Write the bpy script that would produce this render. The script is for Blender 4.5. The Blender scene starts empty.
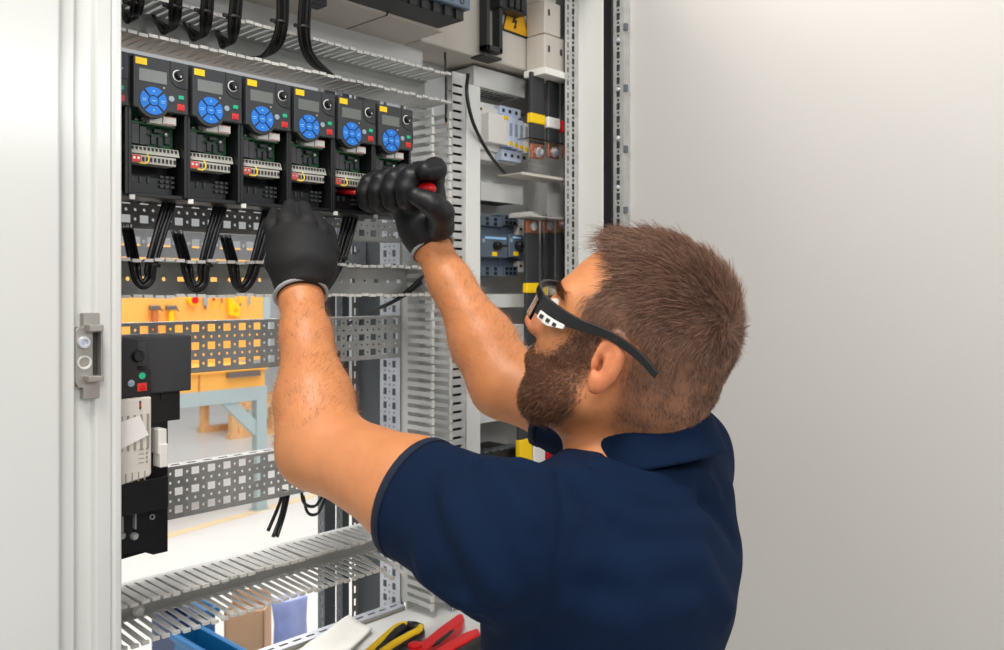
import bpy, math, random
import numpy as np
from mathutils import Vector, Matrix

random.seed(7)
rng = np.random.default_rng(7)
scene = bpy.context.scene
COL = scene.collection
H = 1.65                       # eye height of the camera above the floor
FPX = 850.0                    # focal length in pixels of the 1004 px wide frame
RV = np.array([0.680, -0.734, 0.0])   # camera right
FV = np.array([0.734, 0.680, 0.0])    # camera forward (horizontal)

# ------------------------------------------------------------------ camera
cam_d = bpy.data.cameras.new('camera')
cam = bpy.data.objects.new('camera', cam_d)
COL.objects.link(cam)
cam.location = (0, 0, H)
cam.rotation_euler = (math.pi / 2, 0, -math.atan2(0.734, 0.680))
cam_d.sensor_width = 36.0
cam_d.lens = 36.0 * FPX / 1004.0
cam_d.shift_y = -35.0 / 1004.0
cam_d.clip_start = 0.02
cam_d.clip_end = 100
cam_d.dof.use_dof = True
cam_d.dof.focus_distance = 1.08
cam_d.dof.aperture_fstop = 9.0
scene.camera = cam

# ------------------------------------------------------------------ world, lamps, exposure
w = bpy.data.worlds.new('workshop_light')
scene.world = w
w.use_nodes = True
w.node_tree.nodes['Background'].inputs[0].default_value = (0.97, 0.98, 1.0, 1)
w.node_tree.nodes['Background'].inputs[1].default_value = 0.42

def area(name, loc, target, sx, sy, power, col=(1, 1, 1)):
    l = bpy.data.lights.new(name, 'AREA')
    l.shape = 'RECTANGLE'; l.size = sx; l.size_y = sy; l.energy = power; l.color = col
    o = bpy.data.objects.new(name, l); COL.objects.link(o)
    o.location = loc
    o.rotation_euler = (Vector(target) - Vector(loc)).to_track_quat('-Z', 'Y').to_euler()
    return o
area('ceiling_lamp_left', (-1.3, 1.8, 3.6), (1.0, 0.6, 1.5), 0.8, 0.8, 34, (1, 0.95, 0.88))
area('ceiling_lamp_front', (-0.15, 0.35, 3.3), (0.8, 0.75, 1.4), 0.5, 0.5, 32, (1, 0.95, 0.89))
area('window_strip_room', (1.25, -2.3, 2.55), (0.5, 0.9, 1.75), 2.0, 0.30, 20, (0.95, 0.98, 1.0))
area('cabinet_fill_light', (-0.9, -1.3, 3.0), (0.6, 1.1, 1.6), 1.0, 0.6, 24, (1, 0.98, 0.96))  # added fill light behind the camera, unseen, brightens the cabinet interior from the front
area('ceiling_lamp_workshop', (3.0, 4.6, 4.6), (3.0, 4.9, 0), 4.0, 4.0, 250, (1, 0.98, 0.95))
area('ceiling_lamp_behind_cabinet', (0.7, 2.5, 3.3), (0.9, 1.0, 1.5), 1.0, 0.6, 40, (1, 0.97, 0.93))

vs = scene.view_settings
scene.display_settings.display_device = 'sRGB'
vs.view_transform = 'Standard'; vs.look = 'None'
vs.exposure = 0.06; vs.gamma = 1.0
vs.use_curve_mapping = False

# ------------------------------------------------------------------ helpers
def lin(c):
    r = []
    for v in c:
        v = v / 255.0
        r.append(v / 12.92 if v <= 0.04045 else ((v + 0.055) / 1.055) ** 2.4)
    return (r[0], r[1], r[2], 1.0)

def mat(name, rgb, rough=0.5, metal=0.0, var=0.0, scale=40.0, bump=0.0, bscale=200.0, sss=0.0, spec=None, coat=0.0, trans=0.0, ior=None, attr=None, stretch=None):
    m = bpy.data.materials.new(name)
    m.use_nodes = True
    nt = m.node_tree
    b = nt.nodes['Principled BSDF']
    b.inputs['Base Color'].default_value = lin(rgb)
    b.inputs['Roughness'].default_value = rough
    b.inputs['Metallic'].default_value = metal
    if spec is not None: b.inputs['Specular IOR Level'].default_value = spec
    if coat: b.inputs['Coat Weight'].default_value = coat
    if trans:
        b.inputs['Transmission Weight'].default_value = trans
        if ior: b.inputs['IOR'].default_value = ior
    tc = nt.nodes.new('ShaderNodeTexCoord')
    src = tc.outputs['Object']
    if stretch:
        mp = nt.nodes.new('ShaderNodeMapping'); mp.inputs['Scale'].default_value = stretch
        nt.links.new(src, mp.inputs['Vector']); src = mp.outputs['Vector']
    base = None
    if attr:
        a = nt.nodes.new('ShaderNodeAttribute'); a.attribute_name = attr
        base = a.outputs['Color']
        nt.links.new(base, b.inputs['Base Color'])
    n = nt.nodes.new('ShaderNodeTexNoise')
    n.inputs['Scale'].default_value = scale; n.inputs['Detail'].default_value = 5
    nt.links.new(src, n.inputs['Vector'])
    v = max(var, 0.02)
    mr = nt.nodes.new('ShaderNodeMapRange')
    mr.inputs['From Min'].default_value = 0.3; mr.inputs['From Max'].default_value = 0.7
    mr.inputs['To Min'].default_value = 1 - v; mr.inputs['To Max'].default_value = 1 + v
    nt.links.new(n.outputs['Fac'], mr.inputs['Value'])
    mx = nt.nodes.new('ShaderNodeMix'); mx.data_type = 'RGBA'; mx.blend_type = 'MULTIPLY'
    mx.inputs[0].default_value = 1.0
    if base: nt.links.new(base, mx.inputs[6])
    else: mx.inputs[6].default_value = lin(rgb)
    nt.links.new(mr.outputs['Result'], mx.inputs[7])
    nt.links.new(mx.outputs[2], b.inputs['Base Color'])
    if sss:
        b.inputs['Subsurface Weight'].default_value = sss
        b.inputs['Subsurface Radius'].default_value = (1.0, 0.35, 0.2)
        b.inputs['Subsurface Scale'].default_value = 0.006
    if bump:
        n2 = nt.nodes.new('ShaderNodeTexNoise')
        n2.inputs['Scale'].default_value = bscale; n2.inputs['Detail'].default_value = 3
        nt.links.new(src, n2.inputs['Vector'])
        bp = nt.nodes.new('ShaderNodeBump'); bp.inputs['Strength'].default_value = bump
        bp.inputs['Distance'].default_value = 0.002
        nt.links.new(n2.outputs['Fac'], bp.inputs['Height'])
        nt.links.new(bp.outputs['Normal'], b.inputs['Normal'])
    return m

def yp(px, py, Y):
    """point on the plane y = Y seen at a photo pixel"""
    a = (px - 502) / FPX; b = (290 - py) / FPX
    d = FV + a * RV
    t = Y / d[1]
    return Vector((d[0] * t, Y, H + b * t))
def xp(px, py, X):
    a = (px - 502) / FPX; b = (290 - py) / FPX
    d = FV + a * RV
    t = X / d[0]
    return Vector((X, d[1] * t, H + b * t))
def zp(px, py, Z):
    a = (px - 502) / FPX; b = (290 - py) / FPX
    d = FV + a * RV
    t = (Z - H) / b
    return Vector((d[0] * t, d[1] * t, Z))
def C3(px, py, d):
    """photo pixel at depth d -> (right, depth, up) from the camera"""
    return np.array([(px - 502) / FPX * d, d, (290 - py) / FPX * d])
def c2w(p):
    p = np.asarray(p, dtype=float)
    return p[..., 0:1] * RV + p[..., 1:2] * FV + p[..., 2:3] * np.array([0, 0, 1.0]) + np.array([0, 0, H])

ORG = {}
class MB:
    def __init__(s): s.v = []; s.f = []; s.m = []
    def add(s, vs, fs, mi=0):
        o = len(s.v); s.v += [tuple(v) for v in vs]
        for f in fs: s.f.append(tuple(o + i for i in f)); s.m.append(mi)
        return s
    def box(s, x0, x1, y0, y1, z0, z1, mi=0):
        v = [(x0,y0,z0),(x1,y0,z0),(x1,y1,z0),(x0,y1,z0),(x0,y0,z1),(x1,y0,z1),(x1,y1,z1),(x0,y1,z1)]
        return s.add(v, [(3,2,1,0),(4,5,6,7),(0,1,5,4),(1,2,6,5),(2,3,7,6),(3,0,4,7)], mi)
    def hexa(s, v, mi=0):
        return s.add(v, [(3,2,1,0),(4,5,6,7),(0,1,5,4),(1,2,6,5),(2,3,7,6),(3,0,4,7)], mi)
    def prism(s, poly, a0, a1, ax='y', mi=0):
        """poly of 2D points extruded along ax; poly in (x,z) for y, (x,y) for z, (y,z) for x"""
        def P(p, a):
            return {'y': (p[0], a, p[1]), 'z': (p[0], p[1], a), 'x': (a, p[0], p[1])}[ax]
        n = len(poly)
        v = [P(p, a0) for p in poly] + [P(p, a1) for p in poly]
        f = [tuple(range(n)), tuple(range(2*n-1, n-1, -1))]
        for i in range(n):
            j = (i+1) % n
            f.append((j, i, n+i, n+j))
        ar = sum(poly[i][0]*poly[(i+1)%n][1]-poly[(i+1)%n][0]*poly[i][1] for i in range(n))
        flip = (ar < 0) ^ (a1 < a0) ^ (ax != 'y')
        # default orientation: y-axis, ccw in (x,z), a1>a0 -> faces outward
        if flip: f = [tuple(reversed(q)) for q in f]
        return s.add(v, f, mi)
    def tube(s, pts, r, n=8, mi=0, caps=True):
        pts = [Vector(p) for p in pts]
        rs = r if isinstance(r, (list, tuple)) else [r] * len(pts)
        t0 = (pts[1] - pts[0]).normalized()
        u = t0.orthogonal().normalized()
        vs = []
        for i, p in enumerate(pts):
            if i == 0: t = t0
            elif i == len(pts) - 1: t = (pts[i] - pts[i-1]).normalized()
            else: t = (pts[i+1] - pts[i-1]).normalized()
            u = (u - t * u.dot(t))
            u = u.normalized() if u.length > 1e-9 else t.orthogonal().normalized()
            w_ = t.cross(u)
            for k in range(n):
                a = 2 * math.pi * k / n
                vs.append(p + (u * math.cos(a) + w_ * math.sin(a)) * rs[i])
        fs = []
        for i in range(len(pts) - 1):
            for k in range(n):
                k2 = (k + 1) % n
                fs.append((i*n+k, i*n+k2, (i+1)*n+k2, (i+1)*n+k))
        if caps:
            fs.append(tuple(range(n-1, -1, -1)))
            fs.append(tuple(range((len(pts)-1)*n, len(pts)*n)))
        return s.add(vs, fs, mi)
    def cyl(s, p0, p1, r0, r1=None, n=20, mi=0):
        return s.tube([p0, p1], [r0, r0 if r1 is None else r1], n, mi)
    def lathe(s, c, prof, axis='y', n=24, mi=0, sgn=1):
        """prof: (radius, offset along axis*sgn)"""
        c = Vector(c); vs = []; fs = []
        for r, a in prof:
            for k in range(n):
                t = 2*math.pi*k/n
                x, y = r*math.cos(t), r*math.sin(t)
                q = {'y': (x, a*sgn, y), 'z': (x, y, a*sgn), 'x': (a*sgn, x, y)}[axis]
                vs.append(c + Vector(q))
        for i in range(len(prof)-1):
            for k in range(n):
                k2 = (k+1) % n
                fs.append((i*n+k, i*n+k2, (i+1)*n+k2, (i+1)*n+k))
        fs.append(tuple(range(n))); fs.append(tuple(range((len(prof)-1)*n, len(prof)*n)))
        return s.add(vs, fs, mi)
    def build(s, name, mats, parent=None, bevel=0.0, smooth=False, solid=0.0, label=None, org=None, seg=2, fixn=True):
        me = bpy.data.meshes.new(name)
        o = bpy.data.objects.new(name, me)
        COL.objects.link(o)
        base = np.zeros(3)
        if parent is not None:
            base = np.array(ORG[parent]); o.parent = parent
        elif org is not None:
            base = np.array(org); o.location = org
        ORG[o] = tuple(base)
        va = np.array(s.v) - base
        me.from_pydata([tuple(v) for v in va], [], s.f)
        if not isinstance(mats, (list, tuple)): mats = [mats]
        for m in mats: me.materials.append(m)
        me.polygons.foreach_set('material_index', s.m)
        if fixn:
            import bmesh
            bm = bmesh.new(); bm.from_mesh(me)
            bmesh.ops.recalc_face_normals(bm, faces=bm.faces)
            bm.to_mesh(me); bm.free()
        if smooth:
            me.polygons.foreach_set('use_smooth', [True] * len(me.polygons))
            if smooth == 'auto':
                me.set_sharp_from_angle(angle=math.radians(40))
        if solid:
            md = o.modifiers.new('thickness', 'SOLIDIFY'); md.thickness = solid; md.offset = 0
        if bevel:
            md = o.modifiers.new('bevel', 'BEVEL'); md.width = bevel; md.segments = seg; md.limit_method = 'ANGLE'
            md.harden_normals = False
        if label: o['label'] = label
        me.update()
        return o

def thing(name, label, cat, loc, group=None):
    o = bpy.data.objects.new(name, None); COL.objects.link(o)
    o.location = loc; o.empty_display_size = 0.05
    ORG[o] = tuple(loc)
    o['label'] = label; o['category'] = cat
    if group: o['group'] = group
    return o
def tag(o, label, cat, group=None):
    o['label'] = label; o['category'] = cat
    if group: o['group'] = group
    return o
def dup(root, loc, label, group=None):
    r = root.copy(); COL.objects.link(r); r.location = loc
    r['label'] = label
    if group: r['group'] = group
    for ch in list(root.children):
        c = ch.copy(); COL.objects.link(c); c.parent = r
        for g in ch.children:
            d = g.copy(); COL.objects.link(d); d.parent = c
    return r

def spline(pts, n=8):
    """Catmull-Rom through pts"""
    P = [np.array(p, float) for p in pts]
    P = [2*P[0]-P[1]] + P + [2*P[-1]-P[-2]]
    out = []
    for i in range(1, len(P)-2):
        for k in range(n):
            t = k / n
            out.append(0.5*((2*P[i]) + (-P[i-1]+P[i+1])*t + (2*P[i-1]-5*P[i]+4*P[i+1]-P[i+2])*t*t + (-P[i-1]+3*P[i]-3*P[i+1]+P[i+2])*t**3))
    out.append(P[-2])
    return out

def plate(mb, u0, u1, v0, v1, rects, rounds, f3, mi=0, n=8):
    """flat sheet over [u0,u1]x[v0,v1] with rectangular and round holes; f3(u,v)->3D"""
    rects = [r for r in rects if r[0] > u0+1e-4 and r[1] < u1-1e-4 and r[2] > v0+1e-4 and r[3] < v1-1e-4]
    rounds = [r for r in rounds if r[0]-r[2] > u0+1e-4 and r[0]+r[2] < u1-1e-4 and r[1]-r[2] > v0+1e-4 and r[1]+r[2] < v1-1e-4]
    def lines(lo, hi, vals):
        vals = sorted([lo, hi] + vals); out = [vals[0]]
        for x in vals[1:]:
            if x - out[-1] > 2e-5: out.append(x)
        return out
    us = lines(u0, u1, [x for r in rects for x in r[:2]] + [x for r in rounds for x in (r[0]-r[2], r[0]+r[2])])
    vs_ = lines(v0, v1, [x for r in rects for x in r[2:]] + [x for r in rounds for x in (r[1]-r[2], r[1]+r[2])])
    nu, nv = len(us)-1, len(vs_)-1
    um = (np.array(us[:-1]) + np.array(us[1:]))/2; vm = (np.array(vs_[:-1]) + np.array(vs_[1:]))/2
    keep = np.ones((nu, nv), bool)
    for r in rects:
        keep[np.ix_((um > r[0]) & (um < r[1]), (vm > r[2]) & (vm < r[3]))] = False
    ring = []
    for r in rounds:
        iu = np.where(np.abs(um - r[0]) < r[2])[0]; iv = np.where(np.abs(vm - r[1]) < r[2])[0]
        keep[np.ix_(iu, iv)] = False
        ring.append((r, iu, iv))
    o = len(mb.v)
    for i in range(nu+1):
        for j in range(nv+1): mb.v.append(tuple(f3(us[i], vs_[j])))
    for i in range(nu):
        for j in range(nv):
            if keep[i, j]:
                a = o + i*(nv+1) + j
                mb.f.append((a, a+nv+1, a+nv+2, a+1)); mb.m.append(mi)
    for r, iu, iv in ring:
        if len(iu) != 1 or len(iv) != 1: continue
        i, j = iu[0], iv[0]
        a = o + i*(nv+1) + j
        cor = [a+nv+2, a+1, a, a+nv+1]   # corners at 45,135,225,315 deg
        k0 = len(mb.v)
        for k in range(8):
            t = math.pi/4*(k+1)
            mb.v.append(tuple(f3(r[0]+r[2]*0.97*math.cos(t), r[1]+r[2]*0.97*math.sin(t))))
        for q in range(4):
            c0, c1 = cor[q], cor[(q+1) % 4]
            p0, p1, p2 = k0+2*q, k0+(2*q+1) % 8, k0+(2*q+2) % 8
            mb.f += [(c0, p0, p1), (c0, p1, c1), (c1, p1, p2)][::-1]; mb.m += [mi]*3
    return mb

# ------------------------------------------------------------------ materials
M = {}
M['white'] = mat('white_paint', (214, 215, 211), 0.17, var=0.015, scale=3, bump=0.02, bscale=500)
M['white_door'] = mat('white_door_paint', (196, 194, 190), 0.4, var=0.02, scale=2.2, bump=0.015, bscale=400)
M['zinc'] = mat('galvanised_steel', (188, 188, 186), 0.42, 0.4, var=0.12, scale=35)
M['zinc_dark'] = mat('dull_galvanised_steel', (150, 150, 147), 0.5, 0.2, var=0.10, scale=35)
M['zinc_light'] = mat('bright_galvanised_steel', (208, 212, 220), 0.38, 0.45, var=0.08, scale=30)
M['duct'] = mat('grey_duct_plastic', (174, 174, 169), 0.5, var=0.06, scale=30)
M['duct_tip'] = mat('pale_duct_plastic', (208, 207, 201), 0.5, var=0.05, scale=30)
M['duct_wall'] = mat('duct_wall_plastic', (200, 201, 199), 0.45, var=0.05, scale=30)
M['latch'] = mat('dull_nickel_latch', (172, 168, 160), 0.38, 0.7, var=.06, scale=60)
M['ventslot'] = mat('shaded_vent_groove', (150, 144, 133), 0.6)
M['panel_grey'] = mat('grey_sheet', (100, 106, 110), 0.5, 0.1, var=0.05, scale=6)
M['back_grey'] = mat('grey_back_plate', (215, 216, 214), 0.45, 0.0, var=0.05, scale=8)
M['black'] = mat('black_plastic', (26, 27, 29), 0.42, var=0.08, scale=60, bump=0.05, bscale=900)
M['black2'] = mat('dark_grey_plastic', (50, 52, 54), 0.5, var=0.05, scale=60, bump=0.05, bscale=900)
M['black_int'] = mat('black_interior_plastic', (17, 18, 20), 0.4, var=0.1, scale=60)
M['cable'] = mat('black_cable', (18, 18, 19), 0.32, var=0.1, scale=60)
M['screen'] = mat('grey_lcd_screen', (104, 108, 104), 0.25, var=0.03, scale=30)
M['blue'] = mat('blue_key_rubber', (20, 118, 214), 0.45, var=0.03, scale=40)
M['bluelight'] = mat('pale_blue_print', (150, 205, 250), 0.5)
M['yellow'] = mat('yellow_plastic', (250, 205, 8), 0.45, var=0.05, scale=30)
M['green'] = mat('green_key', (24, 180, 130), 0.45)
M['red_key'] = mat('red_key', (214, 58, 50), 0.45)
M['red'] = mat('red_plastic', (212, 20, 28), 0.35, var=0.05, scale=40)
M['orange_red'] = mat('orange_red_terminal', (205, 72, 55), 0.5)
M['keygrey'] = mat('grey_key', (150, 165, 178), 0.45)
M['pcb'] = mat('green_circuit_board', (38, 92, 58), 0.5, var=0.35, scale=160)
M['chip'] = mat('dark_grey_component', (62, 64, 66), 0.5, var=0.15, scale=80)
M['silver'] = mat('silver_solder', (185, 185, 180), 0.3, 0.8)
M['term'] = mat('grey_terminal_plastic', (176, 175, 166), 0.5, var=0.05, scale=60)
M['offwhite'] = mat('off_white_plastic', (232, 230, 224), 0.45, var=0.02, scale=30)
M['beige'] = mat('beige_grey_plastic', (194, 187, 177), 0.5, var=0.03, scale=20, bump=0.04, bscale=600)
M['warmgrey'] = mat('warm_grey_vent_plastic', (214, 209, 199), 0.5, var=0.03, scale=30)
M['slot'] = mat('dark_slot', (48, 47, 45), 0.7)
M['paper'] = mat('paper', (236, 234, 228), 0.7, var=0.03, scale=30)
M['copper'] = mat('copper', (205, 128, 92), 0.3, 0.85, var=0.1, scale=40)
M['warn'] = mat('yellow_warning_sticker', (232, 172, 12), 0.45, var=0.03, scale=20)
M['bolt_blk'] = mat('black_print', (22, 20, 18), 0.5)
M['bluegrey'] = mat('blue_grey_plastic', (86, 100, 114), 0.45, var=0.05, scale=40)
M['lightblue'] = mat('pale_blue_plastic', (205, 217, 240), 0.45, var=0.03, scale=40)
M['clear'] = mat('clear_acrylic', (250, 250, 250), 0.06, trans=1.0, ior=1.15)
M['navy_bin'] = mat('blue_bin_plastic', (14, 104, 160), 0.45, var=0.05, scale=10)
M['navy_dark'] = mat('dark_blue_bin_plastic', (22, 52, 98), 0.45, var=0.05, scale=10)
M['card'] = mat('cardboard', (226, 180, 138), 0.75, var=0.05, scale=20)
M['bag'] = mat('pale_blue_plastic_bag', (165, 176, 226), 0.3, var=0.12, scale=12, bump=0.5, bscale=25)
M['orange'] = mat('orange_painted_board', (252, 186, 92), 0.55, var=0.03, scale=3)
M['orange2'] = mat('orange_drawer_paint', (248, 180, 84), 0.5, var=0.03, scale=3)
M['bench_grey'] = mat('blue_grey_bench_steel', (172, 188, 190), 0.45, var=0.03, scale=5)
M['wood'] = mat('pallet_wood', (238, 188, 134), 0.7, var=0.15, scale=8)
M['hammer'] = mat('dull_hammer_steel', (128, 120, 118), 0.4, 0.6)
M['brownwood'] = mat('brown_handle_wood', (190, 116, 70), 0.6)
M['floor'] = mat('pale_workshop_floor', (226, 224, 220), 0.35, var=0.04, scale=1.5)
M['wall'] = mat('white_workshop_wall', (236, 238, 238), 0.7, var=0.01, scale=1)
M['line'] = mat('yellow_floor_line', (238, 214, 170), 0.5, var=0.05, scale=8)
M['glove'] = mat('black_knit_glove', (20, 20, 21), 0.75, var=0.08, scale=60, bump=0.25, bscale=900)
M['glove_coat'] = mat('black_coated_glove', (27, 27, 28), 0.45, spec=0.35, var=0.1, scale=50, bump=0.10, bscale=260)
M['cuff'] = mat('grey_cuff_stitching', (160, 162, 164), 0.7)
M['shirt'] = mat('navy_cotton', (9, 28, 54), 0.9, spec=0.15, var=0.10, scale=14, bump=0.22, bscale=1300)
M['shirt_edge'] = mat('dark_navy_rib', (12, 24, 46), 0.85, bump=0.3, bscale=900)
M['trouser'] = mat('dark_work_trousers', (40, 44, 52), 0.85, bump=0.2, bscale=700)
M['shoe'] = mat('black_work_shoe', (24, 24, 25), 0.5)
M['skin'] = mat('skin', (210, 150, 115), 0.48, var=0.07, scale=45, bump=0.14, bscale=420, sss=0.22, attr='tone')
M['glass_frame'] = mat('black_glasses_plastic', (16, 17, 18), 0.38)
M['lens'] = mat('clear_lens', (244, 248, 250), 0.04, trans=1.0, ior=1.2)
M['eye'] = mat('eye_white', (225, 220, 214), 0.2)

def hair_mat(name, c1, c2):
    m = bpy.data.materials.new(name); m.use_nodes = True
    nt = m.node_tree; b = nt.nodes['Principled BSDF']
    hi = nt.nodes.new('ShaderNodeHairInfo')
    cr = nt.nodes.new('ShaderNodeValToRGB')
    cr.color_ramp.elements[0].color = lin(c1); cr.color_ramp.elements[1].color = lin(c2)
    nt.links.new(hi.outputs['Random'], cr.inputs['Fac'])
    nt.links.new(cr.outputs['Color'], b.inputs['Base Color'])
    b.inputs['Roughness'].default_value = 0.45
    b.inputs['Specular IOR Level'].default_value = 0.35
    return m
M['hair'] = hair_mat('brown_hair', (72, 48, 37), (150, 113, 92))
M['beard'] = hair_mat('brown_beard', (66, 44, 32), (136, 94, 68))
M['armhair'] = hair_mat('fair_arm_hair', (140, 90, 56), (190, 134, 90))

# ================================================================== SETTING
mb = MB(); mb.box(-4, 13, -4, 16, -0.05, 0)
fl = mb.build('floor', M['floor']); fl['kind'] = 'structure'
mb = MB(); mb.box(-4, 13, 15.9, 16.0, 0, 5)
o = mb.build('wall_back', M['wall']); o['kind'] = 'structure'
mb = MB(); a0 = zp(120, 549, 0.002); a1 = zp(330, 491, 0.002)
dv = (a1 - a0).normalized(); nv = Vector((-dv.y, dv.x, 0)) * 0.04
a0 -= dv * 1.5; a1 += dv * 3
mb.add([a0-nv, a1-nv, a1+nv, a0+nv], [(0, 1, 2, 3)])
o = mb.build('trim_1', M['line'], solid=0.003); o['kind'] = 'structure'

# ================================================================== CABINET
YF = 0.97            # front plane of the cabinet
YM = 1.16            # plane of the mounting rails
ZT = H + 0.69
cab = thing('electrical_cabinet', 'tall white steel electrical cabinet standing open on the floor in front of the man', 'cabinet', (0.87, 1.2, 0))
# left post, rolled profile
mb = MB()
mb.prism([(.346, .970), (.3615, .970), (.3632, .9715), (.3640, .980), (.3830, .980), (.3850, .9725), (.3865, .971), (.4015, .971), (.4035, .9735), (.405, .9735), (.4075, .972), (.4135, .972), (.415, .974), (.415, .998), (.346, .998)], 0.0, ZT, 'z')
mb.build('front_post', M['white'], cab, bevel=0.0008, smooth=False)
# closed neighbouring door on the left
mb = MB(); mb.box(-.45, .3435, .957, .977, 0.02, ZT)
mb.build('closed_door', M['white'], cab, bevel=0.003)
# latch keeper
lk = MB()
z0, z1 = H-.120, H-.0252
lk.prism([(.3634, H-.101), (.3668, H-.1065), (.3715, H-.1075), (.3715, z0), (.3890, z0), (.3890, z1), (.3715, z1), (.3715, H-.0405), (.3668, H-.0405), (.3634, H-.0435)], .9805, .9695, 'y')
lko = lk.build('latch_keeper', M['latch'], cab, bevel=0.0008, label='metal latch keeper')
q = MB()
q.box(.3735, .3885, .957, .9695, H-.0455, H-.038); q.box(.3720, .3885, .957, .9695, H-.1005, H-.094)
q.box(.3868, .3890, .960, .9695, H-.0995, H-.039)
q.build('lip', M['latch'], lko, bevel=0.0018, seg=3)
q = MB(); q.box(.3815, .3862, .9686, .9702, H-.0935, H-.047); q.build('slot', M['slot'], lko)
q = MB()
q.lathe((.3715, .9695, H-.0575), [(.0066, 0), (.0066, .0036), (.0058, .0048), (.0036, .0048), (.0032, .0018), (0.0005, .0018)], 'y', 24, sgn=-1)
q.build('screw', M['zinc_light'], lko, smooth='auto')
q = MB(); q.lathe((.3725, .9692, H-.0795), [(.0076, .001), (.0076, -.0012), (.0060, -.0012), (.0052, .0004), (.0005, .0004)], 'y', 24)
q.build('empty_hole', M['duct_tip'], lko, smooth='auto')
# left side sheet, top, plinth, sill
mb = MB(); mb.box(.342, .346, .998, 1.40, 0, ZT); mb.build('side_sheet', M['white'], cab)
mb = MB(); mb.box(.34, 1.42, .96, 1.42, ZT, ZT+.02); mb.build('roof', M['white'], cab)
mb = MB(); mb.box(.412, 1.36, .975, .985, 0, H-.63); mb.build('lower_front_panel', M['white'], cab)
# right post: perforated strip, white return, gasket
def slot_col(u, z0, z1, w, step=.025, L=.0125, dot=.0022, off=0.0, alt=True):
    R_, D_ = [], []
    z = z0 + off
    while z < z1:
        R_.append((u-w, u+w, z, z+L))
        if alt: D_.append((u, z+L+(step-L)/2, dot))
        z += step
    return R_, D_
mb = MB(); r1, d1 = slot_col(1.3420, H-.75, ZT-.05, .0040, dot=.0030)
r2, d2 = slot_col(1.3255, H-.75, ZT-.05, .0026, .025, .0105, off=.006, dot=.002)
d1 = d1 + d2
plate(mb, 1.317, 1.358, H-.8, ZT, r1+r2, d1, lambda u, v: (u, 1.05, v))
mb.build('perforated_strip', M['zinc'], cab, solid=0.0015)
mb = MB(); mb.box(1.321, 1.356, 1.054, 1.057, H-.8, ZT); mb.build('strip_backing', M['black_int'], cab)
mb = MB(); mb.box(1.359, 1.42, .988, 1.06, 0, ZT); mb.build('front_post', M['white'], cab, bevel=0.003)
mb = MB(); mb.box(1.360, 1.42, .9685, .988, 0, ZT); mb.build('gasket', M['black_int'], cab)
mb = MB(); mb.box(1.395, 1.40, 1.06, 1.40, 0, ZT); mb.build('side_sheet', M['back_grey'], cab)
# open right door with perforated tube frame
mb = MB(); mb.box(1.386, 1.402, .12, .945, 0.05, ZT-.01)
dr = mb.build('door', M['white_door'], cab, bevel=0.002, label='white open door')
mb = MB()
r1, d1 = slot_col(.9575, H-.75, ZT-.05, .0042, .025, .0135, dot=.0032)
plate(mb, .9445, .969, H-.8, ZT, r1, d1, lambda u, v: (1.366, u, v))
mb.add([(1.366, .9445, H-.8), (1.386, .9435, H-.8), (1.386, .9435, ZT), (1.366, .9445, ZT)], [(0, 1, 2, 3)])
mb.build('door_rail', M['zinc'], dr, solid=0.0012)
mb = MB(); mb.box(1.3675, 1.3695, .9475, .967, H-.8, ZT); mb.build('rail_backing', M['black2'], dr)
for k in range(14):
    z = H + .62 - k * .118
    q = MB(); q.box(1.364, 1.372, .938, .9445, z, z+.013); q.box(1.3635, 1.366, .9395, .943, z+.003, z+.010)
    q.build('clip', M['panel_grey'], dr, bevel=0.0005)
for k in range(9):
    z = H + .58 - k * .095
    q = MB(); q.lathe((1.366, .9575, z), [(.0042, -.001), (.0042, .003), (.003, .004), (.0004, .004)], 'x', 12, sgn=-1)
    q.build('stud', M['zinc_light'], dr, smooth='auto')
# bay 2 back plate and rear framing
mb = MB(); mb.box(1.05, 1.395, 1.215, 1.22, H-.8, ZT); mb.build('back_plate', M['back_grey'], cab)
mb = MB(); mb.box(1.071, 1.106, 1.078, 1.085, H-.8, H+.369); mb.build('divider_strip', M['white'], cab, bevel=0.001)
mb = MB(); r1 = [(1.0385, 1.062, z, z+.0045) for z in np.arange(H-.75, H+.37, .0152)]
plate(mb, 1.0375, 1.071, H-.78, H+.385, [(a+.0004, b, c, d) for a, b, c, d in r1], [], lambda u, v: (u, 1.081, v))
mb.build('slotted_strip', M['zinc'], cab, solid=0.001)
mb = MB(); mb.box(1.046, 1.066, 1.088, 1.09, H-.78, H+.38); mb.build('strip_backing', M['black_int'], cab)
mb = MB(); mb.box(1.045, 1.05, 1.225, 1.362, 0, H+.68); mb.build('partition', M['panel_grey'], cab)
mb = MB(); mb.box(.352, 1.03, 1.150, 1.154, H+.376, H+.434); mb.build('upper_plate', M['back_grey'], cab)
# perforated side plate
mb = MB(); rr, rd = [], []
z = H - .74
while z < H + .55:
    rr += [(1.1780, 1.1880, z, z+.0125), (1.2030, 1.2130, z, z+.0125)]
    rd += [(1.1955, z+.00625, .0022), (1.1955, z+.0188, .0022), (1.183, z+.0188, .0022), (1.208, z+.0188, .0022)]
    z += .025
plate(mb, 1.166, 1.222, H-.78, H+.6, rr, rd, lambda u, v: (.991, u, v))
mb.build('perforated_plate', M['zinc_light'], cab, solid=0.0015)
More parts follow.
